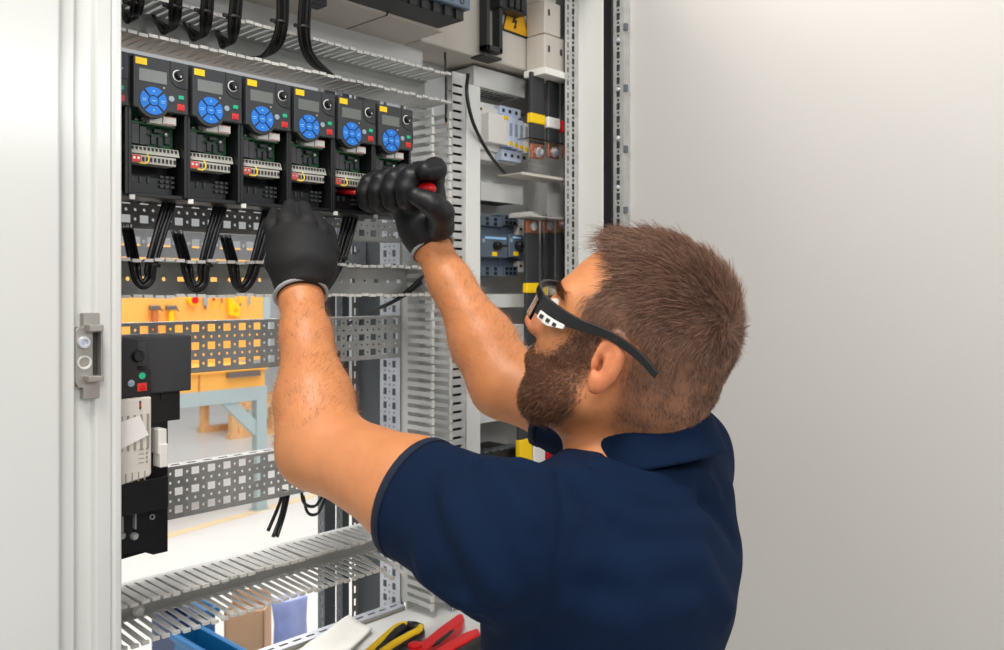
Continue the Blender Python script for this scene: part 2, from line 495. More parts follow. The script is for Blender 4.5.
# rear posts
for (xa, xb, m_, y) in ((.951, .966, 'zinc_light', 1.36), (.968, .993, 'panel_grey', 1.362), (.995, 1.008, 'zinc_light', 1.36), (1.010, 1.026, 'panel_grey', 1.362), (1.030, 1.044, 'zinc_dark', 1.358)):
    mb = MB()
    if m_ == 'panel_grey':
        mb.box(xa, xb, y, y+.02, 0, ZT)
    else:
        u = (xa+xb)/2
        r1 = [(u-.0022, u+.0022, z, z+.014) for z in np.arange(H-.8, H+.5, .025)]
        plate(mb, xa, xb, 0, ZT, r1, [], lambda u_, v_: (u_, y, v_))
    mb.build('rear_post', M[m_], cab, solid=0.0 if m_ == 'panel_grey' else 0.001)
mb = MB(); mb.box(.3465, .38, 1.34, 1.40, 0, ZT); mb.build('rear_post', M['zinc'], cab)
# shelf at the bottom
ZS = H - .567
mb = MB(); mb.box(.415, 1.316, .99, 1.15, ZS-.004, ZS)
mb.box(.415, 1.316, .986, .99, ZS-.03, ZS)
mb.build('shelf', M['back_grey'], cab)

# ---- mounting rails
def rail(name, label, x0, x1, ztop, y=YM, h=.073, mt='zinc_dark', flange=True):
    mb = MB(); rr, rd = [], []
    x = math.floor(x0/.025)*.025
    while x < x1:
        for f in (.125, .48, .83):
            zc = ztop - h*f
            rr.append((x-.0062, x+.0062, zc-.0054, zc+.0054))
            rd.append((x+.0125, zc, .0023))
        for f in (.3025, .655):
            zc = ztop - h*f
            rd += [(x, zc, .0023), (x+.0125, zc, .0023)]
        x += .025
    plate(mb, x0, x1, ztop-h, ztop, rr, rd, lambda u, v: (u, y, v))
    o = mb.build(name, M[mt], None, solid=0.0016, org=((x0+x1)/2, y, ztop-h))
    tag(o, label, 'rail', 'perforated mounting rails')
    if flange:
        fb = MB()
        sl = [(xx-.007, xx+.007, y+.008, y+.015) for xx in np.arange(math.floor(x0/.025)*.025, x1, .025)]
        plate(fb, x0, x1, y+.0005, y+.023, sl, [], lambda u, v: (u, v, ztop+.0))
        fb.build('flange', M['zinc'], o, solid=0.0016)
        fb = MB(); fb.box(x0, x1, y+.0008, y+.023, ztop-h-.0008, ztop-h+.0008)
        fb.build('flange', M[mt], o)
    return o
rail('mounting_rail', 'perforated steel rail right under the row of drives, half hidden by their bottoms', .352, .986, H+.158)
rail('mounting_rail', 'perforated steel rail just below the grey duct with cable loops, behind the bare forearm', .352, .986, H-.046)
rail('mounting_rail', 'perforated steel rail low in the open bay, between big black drive and elbow', .352, .986, H-.251)
def rear_rail(label, ztop, h, mt='zinc_light'):
    mb = MB(); rr = []
    for x in np.arange(.39, 1.04, .025):
        rr.append((x-.007, x+.007, ztop-h*.62, ztop-h*.3))
    plate(mb, .352, 1.044, ztop-h, ztop, rr, [(x+.0125, ztop-h*.46, .003) for x in np.arange(.39, 1.04, .025)], lambda u, v: (u, 1.333, v))
    o = mb.build('rear_rail', M[mt], None, solid=0.002, org=(.7, 1.333, ztop-h))
    tag(o, label, 'rail', 'slotted rails at the rear')
    q = MB(); q.box(.352, 1.044, 1.334, 1.356, ztop, ztop+.002); q.build('flange', M[mt], o)
rear_rail('slotted bright rail at the rear, seen in the gap under the drives', H+.098, .046)
rear_rail('slotted bright rear rail right above the cable loop duct, lower of two', H+.046, .020)
# sill rail with top slots
mb = MB()
sl = [(xx-.008, xx+.008, 1.162, 1.168) for xx in np.arange(.40, .99, .025)]
plate(mb, .352, .99, 1.152, 1.178, sl, [], lambda u, v: (u, v, H-.561))
o = mb.build('sill_rail', M['zinc_light'], None, solid=0.002, org=(.67, 1.165, H-.561))
tag(o, 'slotted steel sill rail at the very bottom edging the shelf with the tools', 'rail')
q = MB(); q.box(.352, .99, 1.177, 1.179, H-.60, H-.561); q.box(.352, .99, 1.151, 1.153, H-.585, H-.561); q.build('lip', M['latch'], o)

# ---- wiring ducts with fingers
def duct(label, x0, x1, zlo, zhi, yb, yf, pitch=.0137, missing=(), droop_lo=0.0, tipm='duct_tip', seed=1, holes=True, bent=(), fw=(.0046, .0046), tw=(.0056, .0056)):
    rnd = random.Random(seed)
    t = thing('wiring_duct', label, 'wiring duct', ((x0+x1)/2, yb, zlo), 'slotted wiring ducts')
    mb = MB(); rr = []
    if holes:
        zc = (zlo+zhi)/2
        rr = [(x-.0055, x+.0055, zc-.0032, zc+.0032) for x in np.arange(x0+.02, x1-.01, .05)]
        rd = [(x+.025, zc, .0032) for x in np.arange(x0+.02, x1-.03, .05)]
    else: rd = []
    plate(mb, x0, x1, zlo, zhi, rr, rd, lambda u, v: (u, yb, v))
    mb.build('back', M['duct'], t, solid=0.002)
    for nm, z, sg in (('upper_wall', zhi, 1), ('lower_wall', zlo, -1)):
        w_ = MB(); th = .0016; ys = yb - .012
        w_.box(x0, x1, ys, yb, z-th/2, z+th/2)
        n = int((x1-x0)/pitch)
        for k in range(n):
            xa = x0 + pitch*(k+.5)
            if (nm, k) in missing: continue
            dz = rnd.uniform(-.0012, .0012) + (droop_lo if sg < 0 else 0)
            dx = rnd.uniform(-.0006, .0006)
            if (nm, k) in bent: dz -= .02; dx += .006
            ht = fw[0] if sg > 0 else fw[1]; tt = tw[0] if sg > 0 else tw[1]
            w_.hexa([(xa-ht+dx, yf+.004, z-th/2+dz), (xa+ht+dx, yf+.004, z-th/2+dz), (xa+ht, ys, z-th/2), (xa-ht, ys, z-th/2),
                     (xa-ht+dx, yf+.004, z+th/2+dz), (xa+ht+dx, yf+.004, z+th/2+dz), (xa+ht, ys, z+th/2), (xa-ht, ys, z+th/2)])
            w_.box(xa-tt+dx, xa+tt+dx, yf, yf+.0045, z-.0021+dz, z+.0021+dz, 1)
        w_.build(nm, [M['duct_wall'], M[tipm]], t)
    return t
duct('grey slotted duct across the top above the drives, cable bundles hanging into it', .352, 1.03, H+.325, H+.374, 1.145, 1.067, seed=3, holes=False, fw=(.0040, .0052), tw=(.0058, .0058))
mis = set(('lower_wall', k) for k in (41, 42))
duct('grey slotted duct holding the black cable loops just above the orange board', .352, 1.00, H-.008, H+.0385, 1.148, 1.069, seed=5, pitch=.0145)
d3 = duct('grey slotted duct running low across the open bay above the blue bins', .352, .985, H-.442, H-.394, 1.150, 1.060, seed=9, missing=mis, droop_lo=-.004, holes=False, fw=(.0049, .0036), tw=(.0048, .0046), bent=set((('lower_wall', 38), ('lower_wall', 40))))
q = MB(); c = yp(138, 611, 1.148); q.lathe((c.x, 1.148, c.z), [(.0085, 0), (.0085, .003), (.006, .006), (.001, .0065)], 'y', 16, sgn=-1)
q.build('rivet', M['offwhite'], d3, smooth='auto', label='white nylon rivet')
# vertical duct
t = thing('wiring_duct', 'vertical grey slotted duct standing between the open bay and the right bay', 'wiring duct', (1.015, 1.16, 0.9), 'slotted wiring ducts')
mb = MB(); mb.box(.99, 1.036, 1.158, 1.162, H-.55, H+.31)
mb.build('back', M['duct'], t)
for nm, x, pit in (('left_wall', .991, .0152), ('right_wall', 1.0325, .0152)):
    w_ = MB(); n = int(.87/pit); rnd = random.Random(4)
    w_.box(x-.0008, x+.0008, 1.146, 1.16, H-.555, H+.32)
    for k in range(n):
        z = H-.553 + pit*(k+.5); dx = rnd.uniform(-.001, .001); dz = rnd.uniform(-.0006, .0006)
        w_.hexa([(x-.0008+dx, 1.083, z-.0040+dz), (x+.0008+dx, 1.083, z-.0040+dz), (x+.0008, 1.147, z-.0040), (x-.0008, 1.147, z-.0040),
                 (x-.0008+dx, 1.083, z+.0040+dz), (x+.0008+dx, 1.083, z+.0040+dz), (x+.0008, 1.147, z+.0040), (x-.0008, 1.147, z+.0040)])
        w_.box(x-.003+dx, x+.003+dx, 1.079, 1.0835, z-.0062+dz, z+.0062+dz, 1)
    w_.build(nm, [M['duct_wall'], M['duct_tip']], t)

# ================================================================== DRIVES
def drive_parts(root, X, Y, Z):
    """black variable speed drive, 75 x 170 mm, keypad in front"""
    def B(): return MB()
    m = B()
    m.box(X+.0015, X+.0735, Y+.055, Y+.138, Z+.003, Z+.170)
    m.box(X+.0015, X+.0735, Y+.010, Y+.056, Z+.112, Z+.1715)
    m.box(X+.0000, X+.0042, Y+.008, Y+.056, Z+.000, Z+.112)
    m.box(X+.0708, X+.0750, Y+.008, Y+.056, Z+.000, Z+.112)
    m.box(X+.0000, X+.0750, Y+.012, Y+.056, Z-.002, Z+.0035)
    m.box(X+.0042, X+.0100, Y+.022, Y+.056, Z+.000, Z+.050)
    m.box(X+.010, X+.066, Y+.03, Y+.056, Z+.0035, Z+.026)
    m.build('housing', M['black_int'], root, bevel=0.0008)
    q = B(); q.box(X+.002, X+.009, Y+.009, Y+.012, Z-.006, Z+.000)
    q.build('mounting_tab', M['offwhite'], root, bevel=0.0006)
    # top vents catch the light
    q = B()
    for k in range(3): q.box(X+.020+k*.008, X+.0245+k*.008, Y+.02, Y+.10, Z+.1715, Z+.1735)
    q.build('top_rib', M['black'], root)
    # keypad
    k0, k1 = X+.0030, X+.0722; zt = Z+.1685; zb = Z+.1045
    cx, cz, cr = X+.0272, Z+.1155, .0215
    poly = [(k0, zt), (k0, zb+.001)]
    ang = [math.radians(a) for a in range(210, 331, 10)]
    poly += [(cx+cr*math.cos(a), cz+cr*math.sin(a)) for a in ang]
    poly += [(k1, zb), (k1, zt)]
    m = B(); m.prism(poly, Y+.0105, Y, 'y')
    kp = m.build('keypad', M['black2'], root, bevel=0.0009)
    q = B()   # fold line round the dial panel
    path = [(X+.0485, zt), (X+.0485, Z+.150), (X+.0505, Z+.1425), (X+.056, Z+.138), (X+.0615, Z+.1365), (X+.0715, Z+.1365), (X+.0715, Z+.116)]
    q.tube([(x, Y-.0001, z) for x, z in path], .0007, 6)
    q.build('seam', M['bolt_blk'], kp)
    q = B(); q.box(X+.0050, X+.0190, Y-.0006, Y+.001, Z+.1575, Z+.1655); q.build('sticker', M['yellow'], kp, label='yellow sticker')
    q = B(); q.box(X+.0095, X+.0440, Y-.0004, Y+.001, Z+.1380, Z+.1530); q.build('display', M['screen'], kp, label='grey display window')
    pad = B()
    gap = math.radians(5)
    for s in range(4):
        a0 = math.radians(45 + 90*s) + gap; a1 = math.radians(135 + 90*s) - gap
        aa = np.linspace(a0, a1, 12); ai = np.linspace(a0+.06, a1-.06, 8)
        pl = [(cx+.0168*math.cos(a), cz+.0168*math.sin(a)) for a in aa] + [(cx+.0068*math.cos(a), cz+.0068*math.sin(a)) for a in ai[::-1]]
        pad.prism(pl, Y+.001, Y-.0012, 'y')
    pad.prism([(cx+.0056*math.cos(a), cz+.0056*math.sin(a)) for a in np.linspace(0, 2*math.pi, 20)[:-1]], Y+.001, Y-.0014, 'y')
    for sg in (1, -1):
        z = cz + sg*.0118
        pad.prism([(cx-.0014, z-sg*.001), (cx+.0014, z-sg*.001), (cx, z+sg*.0014)], Y-.001, Y-.00155, 'y', 1)
    for sx in (-1, 1):
        x = cx + sx*.0118
        pad.box(x-.0028, x+.0028, Y-.00145, Y-.001, cz+.0008, cz+.0016, 1); pad.box(x-.0022, x+.0022, Y-.00145, Y-.001, cz-.0014, cz-.0006, 1)
    pad.box(cx-.0026, cx+.0026, Y-.00165, Y-.001, cz-.0005, cz+.0005, 1)
    pad.build('key_ring', [M['blue'], M['bluelight']], kp, label='round blue key ring')
    q = B(); c = (X+.0588, Y, Z+.1520)
    q.lathe(c, [(.0072, 0), (.0072, .0004), (.0064, .0005), (.0063, .0002)], 'y', 24, mi=1, sgn=-1)
    q.lathe(c, [(.0058, 0), (.0055, .006), (.0045, .0075), (.0005, .0075)], 'y', 20, sgn=-1)
    q.box(c[0]-.0005, c[0]+.0005, Y-.0078, Y-.006, c[2]-.0038, c[2]-.001, 1)
    q.build('dial', [M['black_int'], M['offwhite']], kp, smooth='auto')
    q = B(); q.box(X+.0590, X+.0660, Y-.0012, Y, Z+.1225, Z+.1275); q.build('start_key', M['green'], kp, bevel=.001)
    q = B(); q.lathe((X+.0500, Y, Z+.1215), [(.0036, 0), (.0036, .001), (.0005, .0012)], 'y', 16, sgn=-1); q.build('mode_key', M['keygrey'], kp, smooth='auto')
    q = B(); q.box(X+.0575, X+.0670, Y-.0008, Y, Z+.1085, Z+.1165, 1); q.lathe((X+.0622, Y-.0006, Z+.1125), [(.0034, 0), (.0034, .0012), (.0005, .0013)], 'y', 16, sgn=-1)
    q.build('stop_key', [M['red'], M['red_key']], kp, bevel=.0004)
    q = B(); q.lathe((X+.0405, Y, Z+.1335), [(.0012, 0), (.0012, .0004), (.0003, .0004)], 'y', 10, sgn=-1); q.build('led', M['term'], kp)
    # open electronics below
    p = B(); p.box(X+.006, X+.069, Y+.036, Y+.039, Z+.062, Z+.112)
    p.box(X+.007, X+.066, Y+.022, Y+.037, Z+.0895, Z+.0925)
    pc = p.build('circuit_board', M['pcb'], root, label='green circuit board')
    q = B()
    for (x, z, a, b, h) in ((.008, .064, .009, .024, .02), (.019, .064, .008, .022, .018), (.030, .066, .006, .010, .008), (.039, .068, .006, .012, .006), (.048, .066, .005, .012, .006), (.057, .07, .006, .010, .006), (.029, .080, .008, .005, .006), (.042, .083, .010, .004, .008)):
        q.box(X+x, X+x+a, Y+.037-h, Y+.037, Z+z, Z+z+b)
    q.build('component', M['chip'], pc)
    q = B()
    for (x, z) in ((.011, .097), (.020, .096), (.028, .0985), (.058, .082), (.062, .096), (.036, .0985)):
        q.lathe((X+x, Y+.037, Z+z), [(.0028, 0), (.0028, .008), (.001, .009)], 'y', 10, sgn=-1)
    for x in np.arange(.024, .058, .006): q.box(X+x, X+x+.003, Y+.0215, Y+.03, Z+.0925, Z+.0945)
    q.build('solder', M['silver'], pc, smooth='auto')
    q = B(); q.box(X+.028, X+.044, Y+.012, Y+.034, Z+.091, Z+.099); q.box(X+.0445, X+.061, Y+.010, Y+.034, Z+.091, Z+.101, 0)
    q.box(X+.0455, X+.060, Y+.0096, Y+.0105, Z+.0915, Z+.0922, 1); q.box(X+.0455, X+.060, Y+.0096, Y+.0105, Z+.1000, Z+.1007, 1)
    q.build('label_block', [M['offwhite'], M['orange_red']], root, label='white labelled connector block')
    # two-tier terminal strip
    ts = B()
    ts.hexa([(X+.0055, Y+.016, Z+.0520), (X+.0690, Y+.016, Z+.0520), (X+.0690, Y+.040, Z+.0520), (X+.0055, Y+.040, Z+.0520),
             (X+.0055, Y+.020, Z+.0620), (X+.0690, Y+.020, Z+.0620), (X+.0690, Y+.040, Z+.0640), (X+.0055, Y+.040, Z+.0640)])
    ts.box(X+.0055, X+.0625, Y+.013, Y+.036, Z+.0395, Z+.0500)
    t_ = ts.build('terminal_strip', M['term'], root, bevel=.0005)
    q = B()
    for k in range(12):
        x = X+.0085+k*.0050
        q.box(x, x+.0022, Y+.0170, Y+.0205, Z+.0570, Z+.0605)
        if k < 11: q.box(x+.0005, x+.0032, Y+.0122, Y+.0140, Z+.0425, Z+.0475)
    q.build('terminal_opening', M['slot'], t_)
    q = B(); q.box(X+.0055, X+.0170, Y+.0110, Y+.030, Z+.0405, Z+.0490)
    for k in range(2): q.lathe((X+.0085+k*.0052, Y+.0112, Z+.0455), [(.0016, -.0005), (.0016, .0006), (.0003, .0006)], 'y', 10, mi=1, sgn=-1)
    q.build('relay_terminal', [M['orange_red'], M['silver']], root, label='red relay terminal')
    q = B(); q.tube(spline([(X+.0150, Y+.011, Z+.0395), (X+.0200, Y+.006, Z+.0385), (X+.0250, Y+.008, Z+.0440), (X+.0265, Y+.015, Z+.0520)], 6), .0008, 6)
    q.build('jumper_wire', M['yellow'], root, label='yellow jumper wire')
    q = B()
    for i in range(3):
        for j in range(3):
            x = X+.048+i*.0070; z = Z+.0135+j*.0060
            q.box(x, x+.0045, Y+.026, Y+.031, z, z+.0030)
    for k in range(3): q.box(X+.0125+k*.010, X+.0150+k*.010, Y+.028, Y+.031, Z+.018, Z+.0255)
    q.build('power_terminal', M['chip'], root)

DX, DY, DZ = .446, 1.02, H+.116
d0 = thing('motor_drive', '', 'motor drive', (DX+.0375, DY+.05, DZ-.002), 'black motor drives in the top row')
drive_parts(d0, DX, DY, DZ)
dl = ['leftmost black drive of the top row with its whole keypad in view', 'second black drive of the top row, counted from the first whole keypad on the left',
      'third black drive of the top row, left of the one above the left glove', 'fourth black drive of the top row, directly above the left glove',
      'fifth black drive of the top row, the one the red screwdriver works on', 'last black drive at the right end of the top row, above the right glove']
d0['label'] = dl[0]
for k in range(1, 6):
    dup(d0, (DX+.0375+.075*k, DY+.05, DZ-.002), dl[k])
dup(d0, (DX+.0375-.075, DY+.05, DZ-.002), 'black drive almost wholly hidden behind the white post at the left end of the row')

# ---- big drive bottom left
bd = thing('large_motor_drive', 'large black motor drive with grey vent front at the lower left of the open bay', 'motor drive', (.44, 1.08, H-.325))
m = MB()
m.box(.418, .5225, 1.020, 1.110, H-.127, H-.0575)
m.build('cover', M['black2'], bd, bevel=.002)
m = MB(); m.box(.418, .5125, 1.030, 1.110, H-.164, H-.126); m.box(.4865, .489, 1.028, 1.031, H-.138, H-.128); m.build('collar', M['black'], bd, bevel=.001)
m = MB(); m.box(.418, .4966, 1.030, 1.115, H-.322, H-.163)
m.box(.418, .4885, 1.012, 1.032, H-.268, H-.229); m.box(.418, .4885, 1.018, 1.031, H-.2685, H-.265)
m.prism([(.418, H-.3255), (.468, H-.3225), (.478, H-.3275), (.4966, H-.3275), (.4966, H-.320), (.418, H-.318)], 1.03, 1.115, 'y')
lh = m.build('lower_housing', M['black_int'], bd, bevel=.001)
q = MB()
for k, x in enumerate((.420, .4365, .452)):
    q.box(x, x+.0012, 1.022, 1.0305, H-.289, H-.268, 0)
    q.lathe((x+.001, 1.031, H-.2985+.004*(k % 2)), [(.0045, 0), (.0045, .006), (.003, .008), (.0005, .008)], 'y', 12, sgn=-1)
q.lathe((.476, 1.0305, H-.280), [(.0034, 0), (.0034, .002), (.0022, .002), (.002, .0005), (.0003, .0005)], 'y', 14, sgn=-1)
q.lathe((.4215, 1.031, H-.3135), [(.0045, 0), (.0045, .004), (.0005, .005)], 'y', 12, sgn=-1)
q.build('terminal_screw', M['zinc'], lh, smooth='auto')
m = MB(); m.box(.475, .4855, 1.01, 1.031, H-.2005, H-.170); m.box(.476, .486, 1.008, 1.028, H-.2165, H-.188)
m.build('connector', M['offwhite'], bd, bevel=.001, label='white side connector')
m = MB(); m.prism([(.418, H-.0590), (.4477, H-.0590), (.4477, H-.0950), (.4632, H-.0960), (.4637, H-.1270), (.418, H-.1270)], 1.0195, 1.006, 'y')
bk = m.build('keypad', M['black'], bd, bevel=.001)
m = MB(); m.prism([(.4317, H-.0625), (.4617, H-.0625), (.4617, H-.092), (.4472, H-.092), (.4382, H-.0895), (.4332, H-.083)], 1.0195, 1.011, 'y')
m.build('dial_panel', M['black2'], bk, bevel=.001)
m = MB(); c = (.4472, 1.011, H-.0785); m.lathe(c, [(.0075, 0), (.007, .009), (.0058, .011), (.0005, .011)], 'y', 24, sgn=-1); m.box(c[0]+.002, c[0]+.0045, .9985, 1.000, c[2]+.001, c[2]+.003, 0)
m.build('dial', M['black_int'], bk, smooth='auto')
m = MB(); m.lathe((.4527, 1.006, H-.1025), [(.0042, 0), (.0042, .0012), (.0005, .0013)], 'y', 8, sgn=-1); m.build('start_key', M['green'], bk)
m = MB(); m.lathe((.4397, 1.006, H-.1105), [(.0042, 0), (.0040, .0010), (.0005, .0012)], 'y', 16, sgn=-1); m.box(.4367, .4427, 1.0042, 1.005, H-.1109, H-.1101, 0); m.build('mode_key', M['keygrey'], bk)
m = MB(); m.box(.4470, .4582, 1.005, 1.0065, H-.1207, H-.1112, 1); m.lathe((.4526, 1.005, H-.1160), [(.0036, 0), (.0036, .001), (.0005, .0012)], 'y', 16, sgn=-1); m.build('stop_key', [M['red'], M['red_key']], bk)
m = MB()
vp = [(.418, H-.128), (.4632, H-.128), (.4632, H-.2200), (.4612, H-.2235), (.418, H-.2300)]
m.prism(vp, 1.030, 1.003, 'y')
vt = m.build('vent_front', M['warmgrey'], bd, bevel=.002, label='warm grey vented front panel')
m = MB()
for k in range(7):
    x = .4582 - k*.0078
    m.box(x-.0011, x+.0011, 1.0015, 1.0045, H-.1895, H-.1480)
for k in range(4): m.box(.4562, .4580, 1.0022, 1.0045, H-.2065+k*.0052, H-.2040+k*.0052); m.box(.4472, .4537, 1.0024, 1.0045, H-.2057+k*.0052, H-.2050+k*.0052)
for k in range(5): m.box(.4542-k*.0075, .4552-k*.0075, 1.0022, 1.0045, H-.2270, H-.2160)
m.build('vent_slot', M['ventslot'], vt)
m = MB(); m.box(.4482, .4502, 1.0022, 1.0045, H-.1420, H-.1320, 0); m.box(.4482, .4502, 1.0018, 1.0045, H-.1385, H-.1350, 1); m.build('indicator', [M['slot'], M['red_key']], vt)
m = MB(); pts = [(.418, H-.1560), (.448, H-.1490), (.4590, H-.1735), (.418, H-.1890)]
m.prism(pts, 1.0022, 1.0012, 'y'); m.build('paper_tag', M['paper'], vt, label='slanted white paper tag')

# ================================================================== CABLES
def bundle(label, paths, r=.0027, ties=(), cat='cable bundle', group=None, ends=False, nm='cable_bundle'):
    c = np.mean([p[-1] for p in paths], axis=0)
    t = thing(nm, label, cat, tuple(c), group)
    for p in paths:
        m = MB(); m.tube(spline(p, 7), r, 8); m.build('cable', M['cable'], t, smooth=True)
    for (p, d, rad) in ties:
        m = MB(); p = Vector(p); d = Vector(d).normalized()
        m.lathe((0, 0, 0), [(rad, -.0016), (rad+.0009, -.0016), (rad+.0009, .0016), (rad, .0016)], 'z', 16)
        m.box(rad-.001, rad+.006, -.0025, .0025, -.002, .002)
        Rm = d.to_track_quat('Z', 'Y').to_matrix()
        m.v = [tuple(p + Rm @ Vector(v)) for v in m.v]
        m.build('cable_tie', M['bolt_blk'], t, smooth='auto')
    return t
# upper bundles: (px of vertical run, loop bottom px, end px)
ups = [((139, -14), (136, 12), (130, 22), (118, 10), 'first'), ((176, -14), (175, 15), (166, 33), (153, 15), 'second'), ((208, -14), (206, 20), (196, 40), (184, 22), 'third'),
       ((237, -14), (234, 25), (225, 47), (215, 30), 'fourth'), ((283, -14), (281, 30), (266, 55), (245, 58), 'fifth'), ((306, -14), (304, 35), (312, 62), (330, 74), 'sixth')]
for i, (p0, p1, p2, p3, nm) in enumerate(ups):
    paths = []
    for k in range(4):
        dx = (k-1.5)*3.1; dep = .004*(k % 2)
        s = 1 - .16*k if i < 5 else 1
        y0 = 1.030+dep
        A = yp(p0[0]+dx, p0[1]-60, y0); A1 = yp(p0[0]+dx, p0[1], y0); Bq = yp(p1[0]+dx, p1[1], 1.052+dep)
        cx = p1[0]+dx
        D_ = yp(p3[0]+(k*1.5), p3[1]+k*1.0, 1.135+dep)
        Cq = yp((p2[0]-p1[0])*s + p1[0]+dx*.6, p2[1]-k*1.6, 1.085+dep)
        if i < 4:
            C1 = yp(p1[0]-1.5+dx*.7, p2[1]-7-k*1.2, 1.072+dep); C2 = yp((p2[0]+p3[0])/2-1+k*.8, p2[1]-8-k*.8, 1.105+dep)
            paths.append([A, A1, Bq, C1, Cq, C2, D_])
        else: paths.append([A, A1, Bq, Cq, D_])
    tp = yp(p1[0]-1, p1[1]-8, 1.048)
    bundle('%s bundle of black cables from the left, bending into the top duct' % nm, paths, .0028, [((tp.x, tp.y, tp.z), (0, 0, 1), .0085)], group='black cable bundles above the drives')
# lower loops
lows = [((173, 196), (152, 262), (143, 287), (134, 262), (127, 226), 'first'), ((223, 203), (205, 262), (196, 290), (186, 264), (177, 232), 'second'),
        ((272, 208), (256, 262), (242, 290), (233, 264), (225, 236), 'third'), ((353, 214), (341, 255), (329, 286), (318, 300), (306, 296), 'fourth')]
for i, (q0, q1, q2, q3, q4, nm) in enumerate(lows):
    paths = []
    for k in range(4):
        dx = (k-1.5)*3.6 if i < 3 else (k-1.5)*4.2
        dep = .006*(k % 2)
        sh = (1.5-k)*1.8
        a = yp(q0[0]+dx, q0[1]-6, 1.085); b = yp(q1[0]+dx*.8, q1[1], 1.080+dep)
        c = yp(q2[0]+dx*.1, q2[1]-sh-2, 1.084+dep); d = yp(q3[0]-dx*.7, q3[1], 1.088+dep); e = yp(q4[0]-dx*.7, q4[1], 1.135 if i < 3 else 1.10)
        c0 = yp(q2[0]+7+dx*.5, q2[1]-9-sh, 1.083+dep); c2 = yp(q2[0]-6-dx*.4, q2[1]-9-sh, 1.086+dep)
        paths.append([a, b, c0, c, c2, d, e] if i < 3 else [a, b, c, d, e])
    tp = yp(q1[0]+1, q1[1]+3, 1.083)
    bundle('%s loop of black cables from the left, hanging from the drives into the duct below' % nm, paths, .0030, [((tp.x, tp.y, tp.z), (.15, 0, 1), .0085)], group='black cable loops under the drives')
# loose cables
bundle('pair of black cables slanting behind the wrist out of the cable loop duct', [[yp(336, 332, 1.30), yp(364, 315, 1.22), yp(400, 298, 1.13), yp(422, 282, 1.10)], [yp(334, 380, 1.31), yp(338, 355, 1.30), yp(362, 318, 1.22), yp(396, 300, 1.13), yp(424, 276, 1.105)]], .0035)
bundle('three cut black cable ends dangling from the low perforated rail', [[yp(283, 490, 1.20), yp(279, 505, 1.19), yp(268, 531, 1.18)], [yp(286, 490, 1.20), yp(281, 515, 1.19), yp(273, 537, 1.18)], [yp(289, 492, 1.20), yp(284, 515, 1.19), yp(277, 537, 1.18)]], .0030)
bundle('small black cable coil hanging under the low rail beside the elbow', [[yp(301, 488, 1.21), yp(304, 503, 1.21), yp(315, 506, 1.21), yp(325, 492, 1.21)], [yp(303, 496, 1.215), yp(308, 513, 1.215), yp(318, 513, 1.215), yp(326, 496, 1.215)]], .0027)
o = bundle('long black cable sweeping down from the top box past the white strip', [[yp(468, 74, 1.06), yp(467, 95, 1.055), yp(474, 125, 1.06), yp(490, 155, 1.10), yp(506, 175, 1.19)]], .0033, nm='loose_cable', cat='cable')
for lab, a in (('short black wire with bare copper end hanging in the vertical duct, the left one', [(445, 52), (446, 80), (446, 122)]), ('short black wire with bare copper end hanging in the vertical duct, the right one', [(462, 82), (459, 105), (456, 136)])):
    o = bundle(lab, [[yp(x, y, 1.09) for x, y in a]], .0022, nm='loose_wire', cat='wire')
    e = yp(a[-1][0], a[-1][1], 1.09); m = MB(); m.cyl((e.x, e.y, e.z), (e.x+.0005, e.y, e.z-.006), .0014); m.build('bare_end', M['copper'], o)

# ================================================================== TOP DEVICES
bx = thing('beige_switch_box', 'large beige grey box filling the top of the picture above the drives', 'switch box', (.77, 1.14, H+.434))
m = MB(); m.box(.50, .985, 1.045, 1.16, H+.434, H+.66); m.build('housing', M['beige'], bx, bevel=.003)
m = MB(); m.box(.86, .862, 1.0435, 1.15, H+.4335, H+.655); m.build('seam', M['slot'], bx)
bb = thing('isolator_box', 'beige box with the yellow lightning warning sticker at the top right', 'switch box', (1.14, 1.17, H+.434))
m = MB(); m.box(.990, 1.30, 1.110, 1.21, H+.434, H+.66); bbh = m.build('housing', M['beige'], bb, bevel=.004)
m = MB(); v = [yp(502, 30, 1.109), yp(530, 40, 1.109), yp(514, -22, 1.109)]
cxm = sum((p.x for p in v))/3; czm = sum((p.z for p in v))/3
m.prism([(p.x, p.z) for p in v], 1.111, 1.109, 'y', 1)
m.prism([(cxm+(p.x-cxm)*.88, czm+(p.z-czm)*.88) for p in v], 1.110, 1.1084, 'y', 0)
bolt = [(511.5, 17), (516.5, 15.5), (515.2, 20.5), (517.3, 20.2), (515.8, 26.3), (517.0, 26.0), (514.7, 29.8), (513.6, 25.2), (514.7, 25.6), (514.8, 22.4), (511.8, 22.8), (513.7, 18.0)]
m.prism([(yp(a, b, 1.1083).x, yp(a, b, 1.1083).z) for a, b in bolt], 1.1085, 1.1080, 'y', 1)
m.build('warning_sticker', [M['warn'], M['bolt_blk']], bb, label='yellow triangle sticker with black lightning bolt')
m = MB(); x0 = yp(485, 40, 1.09).x; x1 = yp(501, 40, 1.09).x
zb = yp(493, 52, 1.09).z
m.box(x0, x0+.009, 1.085, 1.105, zb, H+.66); m.box(x1-.009, x1, 1.085, 1.105, zb, H+.66); m.box(x0, x1, 1.085, 1.105, zb, zb+.011)
m.build('handle', M['black'], bb, bevel=.0015, label='black U shaped handle')
m = MB(); xa = yp(483, 56, 1.10).x; xb_ = yp(496, 60, 1.10).x; m.box(xa-.012, xb_, 1.085, 1.12, H+.431, H+.4355); m.build('notch', M['slot'], bb)
m = MB(); p0 = yp(500, 6, 1.08); m.box(p0.x, yp(527, 9, 1.08).x, 1.08, 1.11, p0.z, H+.65)
for k in range(3): m.box(p0.x+.022+.017*k, p0.x+.034+.017*k, 1.074, 1.09, p0.z+.004, p0.z+.03)
